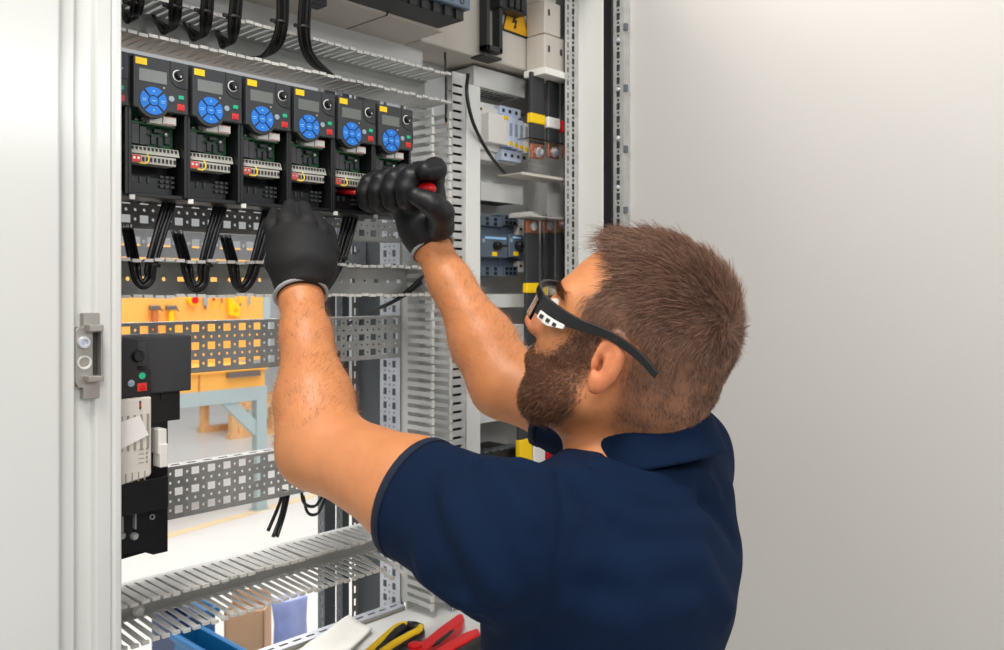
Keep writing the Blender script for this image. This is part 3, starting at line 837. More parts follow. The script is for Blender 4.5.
m.build('connector', M['black'], bb, bevel=.002, label='black connector plug')
ct = thing('contactor', 'dark contactor with blue grey terminals on the front of the big beige box', 'contactor', (.87, 1.0, H+.44))
m = MB(); m.box(.70, .975, .972, 1.0445, H+.452, H+.66); m.build('body', M['bluegrey'], ct, bevel=.003)
m = MB(); m.box(.70, .972, .985, 1.0445, H+.4375, H+.452)
for k in range(11): m.box(.705+.0245*k, .719+.0245*k, .980, .986, H+.4355, H+.452)
m.build('terminal_row', M['black_int'], ct, bevel=.001)
m = MB()
for k in range(8):
    m.lathe((.79+.0235*k, .972, H+.463), [(.005, -.001), (.005, .001), (.0035, .001), (.0032, -.004), (.0003, -.004)], 'y', 14, sgn=-1)
m.build('screw', M['slot'], ct)
# small black socket under the big box on the left
m = MB(); p = yp(318, 4, 1.05); m.box(p.x-.022, p.x+.006, 1.035, 1.06, p.z-.006, p.z+.06)
m.box(p.x-.018, p.x-.012, 1.03, 1.036, p.z-.002, p.z+.03)
o = m.build('cable_socket', M['black'], None, bevel=.002, org=(p.x, 1.0475, p.z-.006)); tag(o, 'small black cable socket at the top edge beside the sixth bundle', 'socket')
# fuse modules
fm = thing('fuse_module', 'beige fuse module at top right, upper of the two stacked', 'fuse module', (1.305, 1.08, H+.50), 'beige fuse modules')
fm2 = thing('fuse_module', 'beige fuse module at top right, lower of the two stacked', 'fuse module', (1.305, 1.08, H+.425), 'beige fuse modules')
z33 = yp(545, 33, 1.06).z; z72 = yp(545, 68, 1.06).z; z3 = yp(545, -3, 1.06).z
m = MB(); m.box(1.266, 1.315, 1.06, 1.107, z33+.001, z3-.004); m.build('body', M['beige'], fm, bevel=.002)
m = MB(); m.box(1.266, 1.315, 1.072, 1.107, z3-.004, z3+.15); m.build('back', M['beige'], fm)
m = MB(); m.box(1.266, 1.340, 1.06, 1.107, z72, z33); m.build('body', M['beige'], fm2, bevel=.002)
m = MB(); m.box(1.258, 1.342, 1.052, 1.107, z72-.013, z72); m.box(1.30, 1.302, 1.0515, 1.053, z72-.013, z72, 0); m.build('foot', M['offwhite'], fm2, bevel=.002)
for t_, zc in ((fm, (z33+z3)/2+.008), (fm2, (z72+z33)/2+.006)):
    m = MB(); m.box(1.276, 1.281, 1.059, 1.061, zc-.006, zc+.006); 
    if t_ is fm2: m.box(1.313, 1.319, 1.059, 1.061, zc-.006, zc+.006)
    m.build('window', M['slot'], t_)
# busbar leads
for i, (nm, col, px0, px1, sy, mt) in enumerate((('yellow', 'yellow', 527, 541, (112, 122), 'yellow'), ('white', 'white', 544, 556, (116, 127), 'offwhite'), ('red', 'red', 559, 570, (120, 132), 'red'))):
    Yb = 1.085
    xa, xb_ = yp(px0+3, 100, Yb).x, yp(px1+2, 100, Yb).x
    t = thing('flat_power_lead', 'black flat power lead with the %s sleeve at the upper right' % nm, 'power lead', ((xa+xb_)/2, Yb, yp(px0, 160, Yb).z), 'upper flat power leads')
    zt_, zb_ = yp(px0+6, 72, Yb).z, yp(px0+6, 144, Yb).z
    m = MB(); m.box(xa, xb_, Yb-.004, Yb+.004, zb_, zt_); m.build('lead', M['black2'], t, bevel=.002)
    m = MB(); m.box(xa-.003, xb_+.001, Yb-.006, Yb+.006, yp(px0, sy[1], Yb).z, yp(px0, sy[0], Yb).z); m.build('sleeve', M[mt], t, bevel=.002, label='%s sleeve' % nm)
    zc = yp(px0+6, 158, Yb).z
    m = MB(); m.box(xa+.001, xb_-.001, Yb-.003, Yb+.003, zc, zb_+.012); m.build('lug', M['copper'], t, bevel=.001, label='copper lug')
    m = MB(); m.lathe(((xa+xb_)/2, Yb-.003, zc+.012), [(.010, 0), (.010, .004), (.006, .005), (.006, .010), (.0005, .010)], 'y', 16, sgn=-1); m.build('bolt', M['zinc_light'], t, smooth='auto')
    # lower set
    zt2, zb2 = yp(px0+3, 220, Yb+.015).z, yp(px0+3, 345, Yb+.015).z
    xa, xb_ = yp(px0-2, 260, Yb+.015).x, yp(px1-3, 260, Yb+.015).x
    Y2 = Yb+.015
    t = thing('flat_power_lead', 'black flat power lead with the %s sleeve at mid height in the right bay' % nm, 'power lead', ((xa+xb_)/2, Y2, zb2), 'lower flat power leads')
    m = MB(); m.box(xa, xb_, Y2-.004, Y2+.004, zb2, zt2-.025); m.build('lead', M['black2'], t, bevel=.002)
    m = MB(); m.box(xa-.001, xb_+.002, Y2-.006, Y2+.006, yp(px0, 293, Y2).z, yp(px0, 283, Y2).z); m.build('sleeve', M[mt], t, bevel=.002)
    m = MB(); m.box(xa, xb_, Y2-.003, Y2+.003, zt2-.028, zt2); m.build('lug', M['copper'], t, bevel=.001)
    m = MB(); m.lathe(((xa+xb_)/2, Y2-.003, zt2-.012), [(.009, 0), (.009, .004), (.005, .005), (.0005, .006)], 'y', 16, sgn=-1); m.build('bolt', M['zinc_light'], t, smooth='auto')
# clear covers and shelf plate
m = MB(); p0, p1 = yp(529, 137, 1.062), yp(566, 170, 1.062)
m.box(p0.x, 1.345, 1.060, 1.0625, p1.z, p0.z); m.box(p0.x, 1.345, 1.0625, 1.09, p0.z-.002, p0.z)
o = m.build('clear_cover', M['clear'], None, org=(p0.x, 1.061, p1.z)); tag(o, 'clear plastic cover over the copper lugs at upper right', 'cover')
m = MB(); z = yp(540, 175, 1.06).z
m.box(yp(521, 175, 1.062).x, 1.352, 1.062, 1.12, z-.002, z); m.box(yp(521, 175, 1.062).x, 1.352, 1.058, 1.062, z-.004, z+.001)
o = m.build('cover_shelf', M['beige'], None, org=(1.29, 1.14, z)); tag(o, 'grey shelf plate below the clear cover in the right bay', 'plate')
m = MB(); x = yp(548, 190, 1.10).x; m.box(x, 1.39, 1.10, 1.104, yp(548, 216, 1.10).z, z-.002)
o = m.build('partition_plate', M['back_grey'], None, org=(x, 1.10, H+.1)); tag(o, 'grey plate between the two sets of power leads', 'plate')
m = MB(); z = yp(540, 217, 1.06).z; x = yp(522, 217, 1.085).x
m.box(x, 1.352, 1.062, 1.12, z, z+.003); m.prism([(x, z), (x+.004, z+.010), (x+.03, z+.003)], 1.064, 1.12, 'y')
o = m.build('cover_shelf', M['duct'], None, org=(1.29, 1.14, z)); tag(o, 'grey shelf plate over the lower power leads beside the motor breakers', 'plate')
m = MB(); xa = yp(544, 260, 1.055).x; m.box(xa, xa+.006, 1.052, 1.058, yp(544, 345, 1.055).z, yp(544, 214, 1.055).z); m.box(xa+.006, 1.352, 1.054, 1.056, yp(544, 345, 1.055).z, yp(544, 214, 1.055).z)
o = m.build('clear_cover', M['clear'], None, org=(xa, 1.055, H-.1)); tag(o, 'tall clear plastic cover sheet in front of the lower power leads', 'cover')

# white lidded ducts in bay 2
def lidded(label, pxa, pya, pyb, pxb, Y=1.14, slots=True):
    a = yp(pxa, pya, Y); b = yp(pxa, pyb, Y); c = yp(pxb, pya, Y)
    t = thing('lidded_duct', label, 'wiring duct', ((a.x+c.x)/2, Y+.035, b.z), 'white lidded ducts')
    m = MB(); m.box(a.x, c.x, Y, Y+.006, b.z, a.z); m.box(a.x, c.x, Y, Y+.018, a.z-.0015, a.z); m.build('lid', M['white'], t, bevel=.001)
    m = MB(); m.box(a.x+.0005, c.x-.0005, Y+.006, Y+.074, b.z+.002, a.z-.002); bd_ = m.build('body', M['back_grey'], t)
    m = MB()
    for x in np.arange(a.x+.008, c.x-.006, .0125): m.box(x, x+.004, Y+.02, Y+.066, b.z+.0012, b.z+.003)
    m.build('slot', M['slot'], bd_)
lidded('white lidded duct at the top of the right bay, under the beige box', 474, 65, 85, 525)
lidded('white lidded duct between the surge arrester and the motor breakers', 481, 181, 200, 523)
lidded('white lidded duct just above the blue tipped device by the nose', 482, 294, 308, 527)
lidded('white lidded duct low in the right bay, showing behind the raised upper arm', 479, 408, 424, 530)

# surge arrester
sa = thing('surge_arrester', 'white and pale blue surge arrester in the right bay', 'surge arrester', (1.24, 1.18, yp(505, 160, 1.13).z))
z0, z1 = yp(490, 142, 1.13).z, yp(490, 112, 1.13).z
xA = yp(489, 120, 1.13).x; xB = yp(508, 120, 1.13).x; xC = yp(529, 120, 1.13).x
m = MB(); m.box(xA-.028, xB, 1.150, 1.215, z0-.012, z1+.016); m.box(xA-.030, xC-.004, 1.16, 1.215, z0-.030, z1+.026); m.build('base', M['offwhite'], sa, bevel=.002)
m = MB(); m.box(xA, xB, 1.130, 1.152, z0, z1); m.build('module', M['offwhite'], sa, bevel=.002)
wd = (xC-xB)/4
for k in range(4):
    zt_ = z1+.004-.0035*k
    m = MB(); m.box(xB+wd*k+.0006, xB+wd*(k+1)-.0006, 1.130, 1.152, z0-.002-.002*k, zt_, 0); m.box(xB+wd*k+.002, xB+wd*(k+1)-.002, 1.129, 1.131, z0+.001-.002*k, z0+.009-.002*k, 1)
    m.box(xB+wd*k+.004, xB+wd*(k+1)-.004, 1.129, 1.131, z0+.02, z0+.045, 2)
    m.build('cartridge', [M['lightblue'] if k < 3 else M['offwhite'], M['yellow'], M['keygrey']], sa, bevel=.001)
m = MB(); m.box(xB-.010, xC-.012, 1.142, 1.16, z1+.004, z1+.022); m.build('clamp_row', M['lightblue'], sa, bevel=.001)
m = MB(); m.box(xB-.006, xC-.012, 1.140, 1.16, z0-.028, z0-.006); cp = m.build('clamp_row', M['lightblue'], sa, bevel=.001)
m = MB()
for k in range(4):
    m.box(xB-.004+.019*k, xB+.002+.019*k, 1.1405, 1.143, z1+.010, z1+.016); m.box(xB+.019*k, xB+.006+.019*k, 1.1385, 1.141, z0-.020, z0-.014)
m.box(xA-.02, xA-.015, 1.1495, 1.151, z1+.006, z1+.011); m.box(xA-.004, xA+.001, 1.1495, 1.151, z1+.006, z1+.011)
m.build('screw_hole', M['slot'], cp)
m = MB(); m.box(xB-.012, xB, 1.129, 1.131, z1-.008, z1-.001); m.build('yellow_tag', M['yellow'], sa)

# motor breakers
def breaker(label, px0, px1):
    Yb = 1.125
    xa, xb_ = yp(px0, 245, Yb).x, yp(px1, 245, Yb).x
    zt_, zb_ = yp(px0, 214, Yb).z, yp(px0, 276, Yb).z
    z1_, z0_ = yp(px0, 234, Yb).z, yp(px0, 257, Yb).z
    t = thing('motor_breaker', label, 'motor breaker', ((xa+xb_)/2, 1.17, zb_), 'blue grey motor breakers')
    m = MB(); m.box(xa, xb_, 1.150, 1.215, zb_, zt_); m.box(xa, xb_, 1.138, 1.16, zt_-.020, zt_); m.box(xa, xb_, 1.138, 1.16, zb_, zb_+.020); m.build('body', M['bluegrey'], t, bevel=.001)
    m = MB(); m.box(xa+.002, xb_-.001, Yb, 1.152, z0_, z1_); m.build('front', M['bluegrey'], t, bevel=.002)
    m = MB(); m.box(xa+.012, xb_-.006, Yb-.001, Yb+.001, z1_-.008, z1_-.004, 0); m.build('nameplate', M['bluelight'], t)
    c = ((xa+xb_)/2+.004, Yb, (z0_+z1_)/2+.001)
    m = MB(); m.lathe(c, [(.0085, 0), (.008, .010), (.006, .013), (.0005, .013)], 'y', 20, sgn=-1); m.box(c[0]-.002, c[0]+.016, Yb-.016, Yb-.008, c[2]-.0025, c[2]+.0025); m.build('knob', M['black_int'], t, smooth='auto')
    m = MB(); m.box(c[0]-.011, c[0]+.002, Yb-.0015, Yb+.001, z0_+.003, z0_+.011); m.build('trip_window', M['yellow'], t)
    for tb in (0, 1):
        m = MB()
        for i in range(3):
            for j in range(2):
                x = xa+.005+i*((xb_-xa-.008)/3); zz = zt_-.009-j*.009 if tb else zb_+.003+j*.009
                m.box(x, x+.008, 1.137, 1.139, zz, zz+.006)
        m.build('clamp_opening', M['black_int'], t)
    m = MB(); m.lathe((xa+.008, Yb, z1_-.012), [(.004, -.001), (.004, .001), (.0005, .001)], 'y', 12, sgn=-1); m.build('dial', M['keygrey'], t)
breaker('blue grey motor breaker with black knob, left one of the pair', 480.5, 508)
breaker('blue grey motor breaker with black knob, right one of the pair', 508.5, 523)
t = thing('auxiliary_contact', 'slim pale grey auxiliary contact right of the motor breakers', 'contact block', (yp(526, 250, 1.13).x, 1.18, yp(526, 275, 1.13).z))
m = MB(); xa, xb_ = yp(523.5, 250, 1.13).x, yp(530, 250, 1.13).x
m.box(xa, xb_, 1.13, 1.21, yp(526, 261, 1.13).z, yp(526, 236, 1.13).z); m.build('body', M['keygrey'], t, bevel=.001)
m = MB(); m.box(xa-.006, xa+.010, 1.138, 1.21, yp(524, 236, 1.13).z, yp(524, 224, 1.13).z); m.box(xa-.006, xa+.010, 1.138, 1.21, yp(524, 272, 1.13).z, yp(524, 261, 1.13).z); m.build('clamp', M['offwhite'], t, bevel=.001)
m = MB(); m.box(xa+.001, xb_-.002, 1.1285, 1.131, yp(524, 246, 1.13).z, yp(524, 243, 1.13).z); m.build('yellow_mark', M['yellow'], t)
m = MB(); m.lathe((xa, 1.137, yp(524, 229, 1.13).z), [(.003, -.001), (.003, .001), (.0005, .001)], 'y', 10, sgn=-1); m.lathe((xa, 1.137, yp(524, 266, 1.13).z), [(.003, -.001), (.003, .001), (.0005, .001)], 'y', 10, sgn=-1); m.build('screw_hole', M['slot'], t)
# blue tipped device near the nose
t = thing('control_relay', 'white control relay with a blue clamp showing beside the nose', 'relay', (yp(522, 340, 1.12).x, 1.16, yp(520, 375, 1.12).z))
xa, xb_ = yp(505, 335, 1.12).x, yp(534, 335, 1.12).x
m = MB(); m.box(xa, xb_, 1.12, 1.21, yp(520, 375, 1.12).z, yp(520, 339, 1.12).z); m.box(xa, xb_-.01, 1.135, 1.21, yp(520, 339, 1.12).z, yp(520, 325, 1.12).z); m.build('body', M['offwhite'], t, bevel=.0015)
m = MB(); m.box(xa, xa+.034, 1.132, 1.14, yp(512, 337, 1.12).z, yp(512, 326, 1.12).z); m.build('clamp', M['blue'], t, bevel=.001)
m = MB()
for k in range(2): m.box(xb_-.02, xb_-.014, 1.1185, 1.121, yp(530, 346+7*k, 1.12).z, yp(530, 345+7*k, 1.12).z+.002)
m.build('mark', M['slot'], t)
# devices low in bay 2
t = thing('black_relay_base', 'black relay base low in the right bay just above the shoulder sleeve', 'relay', (yp(500, 455, 1.13).x, 1.17, yp(500, 478, 1.13).z))
m = MB(); xa, xb_ = yp(478, 452, 1.13).x, yp(519, 452, 1.13).x
m.box(xa, xb_, 1.12, 1.215, yp(500, 478, 1.13).z, yp(500, 450, 1.13).z); m.build('body', M['black'], t, bevel=.002)
m = MB()
for k in range(5): m.box(xa+.012+.022*k, xa+.026+.022*k, 1.126, 1.15, yp(500, 450, 1.13).z, yp(500, 449, 1.13).z+.001)
m.build('clamp', M['panel_grey'], t)
for lab, nm, px0, px1, y0, mt in (('black flat lead with yellow sleeve low in the right bay behind the arm', 'yellow', 518, 530, 440, 'yellow'), ('black flat lead with red sleeve low in the right bay beside the collar', 'red', 546, 556, 452, 'red'), ('black flat lead with white sleeve low in the right bay behind the arm', 'white', 532, 543, 446, 'offwhite')):
    Yb = 1.10
    xa, xb_ = yp(px0, 460, Yb).x, yp(px1, 460, Yb).x
    t = thing('flat_power_lead', lab, 'power lead', ((xa+xb_)/2, Yb, yp(px0, 540, Yb).z), 'lowest flat power leads')
    m = MB(); m.box(xa, xb_, Yb-.004, Yb+.004, yp(px0, 540, Yb).z, yp(px0, 390, Yb).z); m.build('lead', M['black2'], t, bevel=.002)
    m = MB(); m.box(xa-.001, xb_+.001, Yb-.006, Yb+.006, yp(px0, y0+30, Yb).z, yp(px0, y0, Yb).z); m.build('sleeve', M[mt], t, bevel=.002)

# ================================================================== TOOLS ON THE SHELF
def rot_build(mbs, base, yaw, pitch, root):
    """mbs: list of (MB, name, mats, kwargs) in local coords; x axis runs along the tool"""
    Rm = Matrix.Rotation(yaw, 3, 'Z') @ Matrix.Rotation(pitch, 3, 'Y')
    for m, nm, mt, kw in mbs:
        m.v = [tuple(Vector(base) + Rm @ Vector(v)) for v in m.v]
        m.build(nm, mt, root, **kw)
# yellow and black strippers: jaws off frame at lower left, handle ends at upper right
pa = zp(412, 627, ZS+.016); pb = zp(352, 672, ZS+.016)
yaw = math.atan2(pb.y-pa.y, pb.x-pa.x)
t = thing('wire_stripper', 'yellow and black wire stripper lying on the shelf', 'wire stripper', (pa.x, pa.y, ZS))
L = .16
ms = []
for s in (1, -1):
    m = MB(); pts = [(0.004, .016*s, 0), (.03, .015*s, .001), (.07, .011*s, .001), (.11, .008*s, 0), (L, .006*s, 0)]
    m.tube(spline(pts, 6), [.0105]*6+[.0112]*6+[.0105]*6+[.009]*7, 12)
    ms.append((m, 'handle', M['black'], dict(smooth=True)))
    m = MB(); pts = [(-.004, .014*s, .004), (.015, .019*s, .006), (.05, .016*s, .008), (.09, .0115*s, .0085), (L, .008*s, .006)]
    m.tube(spline(pts, 6), .0062, 10)
    ms.append((m, 'grip', M['yellow'], dict(smooth=True, label='yellow grip inlay')))
m = MB(); m.tube([(-.006, -.012, 0), (-.010, 0, 0), (-.006, .012, 0)], .0095, 12); ms.append((m, 'end_bridge', M['black'], dict(smooth=True)))
m = MB(); m.box(L-.01, L+.06, -.012, .012, -.006, .008); ms.append((m, 'jaw', M['zinc'], dict(bevel=.003)))
rot_build(ms, (pa.x, pa.y, ZS+.0115), yaw, 0, t)
# red crimping pliers: outlines lying on the shelf
pz = ZS+.017
def shelf_poly(pts, z=pz): return [(lambda q: (q.x, q.y))(zp(a, b, z)) for a, b in pts]
pa = zp(440, 640, ZS)
t = thing('crimping_pliers', 'red crimping pliers with black grips lying on the shelf beside the shirt', 'pliers', (pa.x, pa.y, ZS))
m = MB(); m.prism(shelf_poly([(457, 616), (460, 614.5), (463.5, 616), (464.5, 620), (462, 625), (450, 634), (437, 643), (428, 650), (418, 656), (408, 655), (412, 647), (424, 641), (440, 628)]), ZS+.002, ZS+.020, 'z'); m.build('upper_handle', M['red'], t, bevel=.004, seg=3)
m = MB(); m.prism(shelf_poly([(478, 628), (481, 633), (470, 640), (455, 648), (445, 656), (430, 658), (436, 649), (450, 640), (466, 632)]), ZS+.002, ZS+.018, 'z'); m.build('lower_handle', M['red'], t, bevel=.004, seg=3)
m = MB(); m.prism(shelf_poly([(481, 634), (482, 642), (470, 648), (455, 660), (444, 660), (456, 649), (470, 641)]), ZS+.001, ZS+.017, 'z'); m.build('black_grip', M['black'], t, bevel=.003)
m = MB(); m.prism(shelf_poly([(452, 629), (454, 630), (440, 642), (432, 646), (436, 641)], pz+.004), ZS+.018, ZS+.0208, 'z'); m.build('ratchet_groove', M['black_int'], t, bevel=.0005)
m = MB(); c = zp(415, 645, ZS+.022); m.lathe((c.x, c.y, ZS+.018), [(.011, 0), (.011, .005), (.008, .007), (.0005, .007)], 'z', 20); m.build('pivot', M['red'], t, smooth='auto')
m = MB(); m.prism(shelf_poly([(412, 650), (424, 652), (412, 668), (392, 672), (396, 660)]), ZS+.002, ZS+.019, 'z'); m.build('jaw', M['red'], t, bevel=.003)
# white plastic sheet
m = MB()
a = [zp(298, 652, ZS+.006), zp(349, 617, ZS+.006), zp(372, 629, ZS+.006), zp(330, 672, ZS+.006)]
n = 14; vs_ = []; fs = []
for i in range(n+1):
    for j in range(n+1):
        u, v = i/n, j/n
        p = (a[0]*(1-u)+a[1]*u)*(1-v) + (a[3]*(1-u)+a[2]*u)*v
        p = p + Vector((0, 0, .0022*math.sin(5*v+2*u) + .0012*math.sin(9*u-3*v)))
        vs_.append(p)
for i in range(n):
    for j in range(n): fs.append((i*(n+1)+j, (i+1)*(n+1)+j, (i+1)*(n+1)+j+1, i*(n+1)+j+1))
m.add(vs_, fs)
o = m.build('plastic_sheet', M['paper'], None, smooth=True, solid=.003, org=tuple(a[1])); tag(o, 'folded white sheet lying on the shelf beside the yellow wire stripper', 'sheet')

# ================================================================== WORKSHOP BEHIND
YB = 5.64
bench = thing('workbench', 'orange and grey workbench seen through the open back of the cabinet', 'workbench', (2.8, YB+.3, 0))
xL = 1.3; xR = yp(267, 390, YB).x
zt_ = yp(240, 372, YB).z; zd = yp(240, 388, YB).z; zbm = yp(240, 402, YB).z
m = MB(); m.box(xL, xR, YB-.02, YB+.62, zt_+.005, zt_+.04); m.build('worktop', M['orange2'], bench, bevel=.004)
m = MB(); m.box(xL, xR-.02, YB, YB+.6, zd, zt_+.005)
dr_ = m.build('drawer', M['orange2'], bench)
m = MB(); hx0, hx1 = yp(226, 372, YB).x, yp(259, 372, YB).x; m.box(hx0, hx1, YB-.03, YB, yp(240, 377, YB).z, yp(240, 372, YB).z); m.build('handle', M['hammer'], dr_, bevel=.005)
m = MB(); sx = yp(199, 380, YB).x; m.box(sx-.006, sx+.006, YB-.003, YB+.002, zd, zt_); m.build('seam', M['brownwood'], dr_)
m = MB(); m.box(xL, xR, YB, YB+.08, zbm, zd); m.box(xL, xR, YB+.54, YB+.6, zbm, zd); m.build('beam', M['bench_grey'], bench)
lw = .085
for (x, y) in ((xR-lw, YB), (xR-.66, YB+.53), (xL, YB), (xL, YB+.53)):
    m = MB(); m.box(x, x+lw, y, y+.07, 0, zbm); m.box(x-.02, x+lw+.02, y-.01, y+.08, 0, .01); m.build('leg', M['bench_grey'], bench)
m = MB(); b0 = yp(224, 398, YB); b1 = yp(264, 434, YB)
m.prism([(b0.x-.05, b0.z), (b0.x+.07, b0.z), (b1.x, b1.z+.05), (b1.x, b1.z-.07)], YB+.01, YB+.06, 'y'); m.build('brace', M['bench_grey'], bench)
ZB0 = zt_+.04; ZB1 = H+.33; YK = YB+.45
m = MB(); xe = yp(263, 310, YK).x; m.box(xL, xe, YK, YK+.03, ZB0, ZB1); bo = m.build('tool_board', M['orange'], bench, label='orange tool board')
m = MB(); m.box(xe, xe+.06, YK-.01, YK+.06, ZB0, ZB1+.05); m.build('board_post', M['bench_grey'], bench)
def bt(px, py): return yp(px, py, YK-.02)
for lab, px in (('hammer with brown wooden handle hung on the orange board, left of the yellow handled one', 154), ('hammer with yellow handle hung on the orange board', 170.5)):
    p = bt(px, 308); t = thing('hammer', lab, 'hammer', (p.x, YK-.03, p.z-.3), 'hammers on the orange board')
    m = MB(); m.box(p.x-.042, p.x+.035, YK-.055, YK-.015, p.z-.015, p.z+.02); m.prism([(p.x+.03, p.z+.02), (p.x+.03, p.z-.005), (p.x+.062, p.z-.03)], YK-.05, YK-.02, 'y'); m.build('head', M['hammer'], t, bevel=.006)
    m = MB(); m.cyl((p.x, YK-.03, p.z-.01), (p.x+.004, YK-.03, p.z-.22), .02, .026, 10); m.build('handle', M['brownwood'] if px < 160 else M['yellow'], t)
p = bt(192.5, 300); t = thing('tape_roll', 'red and yellow round tape roll on the orange board', 'tape', (p.x, YK-.02, p.z-.04))
m = MB(); m.lathe((p.x, YK-.003, p.z), [(.042, 0), (.042, .04), (.02, .04), (.018, .01)], 'y', 18, sgn=-1); m.build('roll', M['yellow'], t, smooth='auto')
m = MB(); m.lathe((p.x+.008, YK-.03, p.z), [(.028, 0), (.028, .02), (.001, .02)], 'y', 14, sgn=-1); m.build('core', M['red'], t, smooth='auto')
def hang(name, lab, cat, px, y0, y1, wpx, parts):
    a = bt(px, y0); b = bt(px, y1); t = thing(name, lab, cat, (a.x, YK-.02, b.z))
    hgt = a.z-b.z; wd_ = wpx/FPX*6.2
    for nm, f0, f1, fw, mt in parts:
        m = MB(); m.cyl((a.x, YK-.025, a.z-hgt*f0), (a.x, YK-.025, a.z-hgt*f1), wd_*fw/2, wd_*fw/2*.9, 10); m.build(nm, M[mt], t)
hang('file', 'grey flat file on the orange board right of the tape roll', 'file', 205, 296, 309, 5, [('blade', 0, .75, 1, 'keygrey'), ('tang', .75, 1, .5, 'hammer')])
hang('hand_screwdriver', 'red and yellow screwdriver on the orange board, the left of two', 'screwdriver', 213.5, 296, 310, 2.6, [('handle', 0, .35, 1, 'red'), ('shaft', .35, 1, .7, 'yellow')])
hang('hand_screwdriver', 'orange and yellow screwdriver on the orange board, the right of two', 'screwdriver', 221.5, 296, 310, 2.6, [('handle', 0, .5, 1, 'brownwood'), ('shaft', .5, 1, .7, 'yellow')])
p = bt(233, 309); t = thing('yellow_tool_case', 'bright yellow tool case hung on the orange board', 'tool case', (p.x, YK-.03, p.z-.07))
m = MB(); m.prism([(p.x-.05, p.z+.10), (p.x-.02, p.z+.10), (p.x-.01, p.z+.06), (p.x+.05, p.z+.02), (p.x+.05, p.z-.05), (p.x+.03, p.z-.062), (p.x-.045, p.z-.05)], YK-.052, YK-.003, 'y'); m.build('shell', M['yellow'], t, bevel=.008)
m = MB(); m.prism([(p.x-.02, p.z-.005), (p.x+.01, p.z+.008), (p.x+.03, p.z-.008), (p.x+.01, p.z-.022)], YK-.056, YK-.048, 'y'); m.build('grip', M['warn'], t)
hang('chisel', 'yellow chisel hung on the orange board right of the tool case', 'chisel', 240, 296, 306, 3, [('handle', 0, .7, 1, 'yellow'), ('blade', .7, 1, .6, 'hammer')])
hang('punch', 'thin grey punch at the right end of the orange board', 'punch', 249, 296, 305, 2.5, [('shaft', 0, 1, 1, 'keygrey')])
# pallet crate beyond
c0 = zp(197, 443, 0); 
pal = thing('wooden_pallet', 'pale wooden pallet crate on the floor beyond the workbench', 'pallet', (c0.x+.4, c0.y+.4, 0))
W_, D2 = 1.05, .75
x0, y0 = c0.x+.34, c0.y-.1
for k in range(6):
    m = MB(); m.box(x0+k*.18, x0+k*.18+.15, y0, y0+D2, .36, .385); m.build('top_board', M['wood'], pal)
for z in (0.0, .31):
    for y in (y0, y0+D2-.1):
        m = MB(); m.box(x0, x0+W_, y, y+.1, z, z+(.06 if z == 0 else .05)); m.build('stringer', M['wood'], pal)
for x in (x0+.02, x0+W_*.5, x0+W_-.1):
    for y in (y0+.01, y0+D2-.09):
        m = MB(); m.box(x, x+.08, y, y+.08, .06, .31); m.build('post', M['wood'], pal)
m = MB(); m.prism([(x0+.12, .06), (x0+.22, .06), (x0+.12, .31), (x0+.08, .31)], y0+.02, y0+.05, 'y'); m.build('brace', M['wood'], pal)
m = MB()
for k in range(5): m.cyl((x0+.12+k*.2, y0-.004, .335), (x0+.12+k*.2, y0+.002, .335), .03, n=10)
m.build('nail_plate', M['bench_grey'], pal)
# bins and boxes on a low trolley behind the cabinet
def bin_(name, label, cat, x0, x1, y0, y1, z1, mt, group=None, h=.26):
    t = thing(name, label, cat, ((x0+x1)/2, (y0+y1)/2, 0), group)
    m = MB(); th = .006
    m.box(x0, x1, y0, y0+th, 0, z1); m.box(x0, x1, y1-th, y1, 0, z1); m.box(x0, x0+th, y0+th, y1-th, 0, z1); m.box(x1-th, x1, y0+th, y1-th, 0, z1); m.box(x0, x1, y0, y1, 0, .01)
    m.build('tub', mt, t, bevel=.002)
    m = MB(); r = .014
    m.box(x0-r, x1+r, y0-r, y0, z1-.022, z1); m.box(x0-r, x1+r, y1, y1+r, z1-.022, z1); m.box(x0-r, x0, y0, y1, z1-.022, z1); m.box(x1, x1+r, y0, y1, z1-.022, z1)
    m.build('rim', mt, t, bevel=.003)
    return t
zc = .42
pL = zp(174, 633, zc); pR = zp(262, 664, zc)
bin_('storage_bin', 'bright blue plastic storage bin behind the cabinet, in front of the cardboard box', 'bin', pL.x, pL.x+.09, pL.y-.95, pL.y, zc, M['navy_bin'], 'blue bins')
pM = zp(188, 622, zc+.02)
bin_('storage_bin', 'dark blue storage bin behind the bright blue one', 'bin', pM.x-.02, pM.x+.055, pM.y+.05, pM.y+.25, zc+.02, M['navy_dark'], 'blue bins')
pM = zp(209, 612, zc+.04)
bin_('storage_bin', 'teal blue bucket bin beside the cardboard box, white rim under the duct fingers', 'bin', pM.x+.022, pM.x+.058, pM.y+.06, pM.y+.20, zc+.03, M['navy_bin'], 'blue bins')
# cardboard box
pc = zp(224, 611, .42); pe = zp(264, 611, .42)
t = thing('cardboard_box', 'open brown cardboard box behind the cabinet next to the blue bins', 'box', (pc.x+.2, pc.y, 0))
w_ = .10
ex = Vector((pe.x-pc.x, pe.y-pc.y, 0)).normalized(); ey = Vector((-ex.y, ex.x, 0)); Lb = (pe-pc).length
def obox(m, o, a0, a1, b0, b1, z0, z1):
    v = []
    for z in (z0, z1):
        for (a, b) in ((a0, b0), (a1, b0), (a1, b1), (a0, b1)):
            q = Vector(o) + ex*a + ey*b; v.append((q.x, q.y, z))
    m.hexa(v)
m = MB()
for (a0, a1, b0, b1) in ((0, Lb, 0, .006), (0, Lb, w_, w_+.006), (0, .006, 0, w_), (Lb-.006, Lb, 0, w_)): obox(m, pc, a0, a1, b0, b1, 0, .42)
obox(m, pc, 0, Lb, 0, w_, 0, .01)
m.build('carton', M['card'], t)
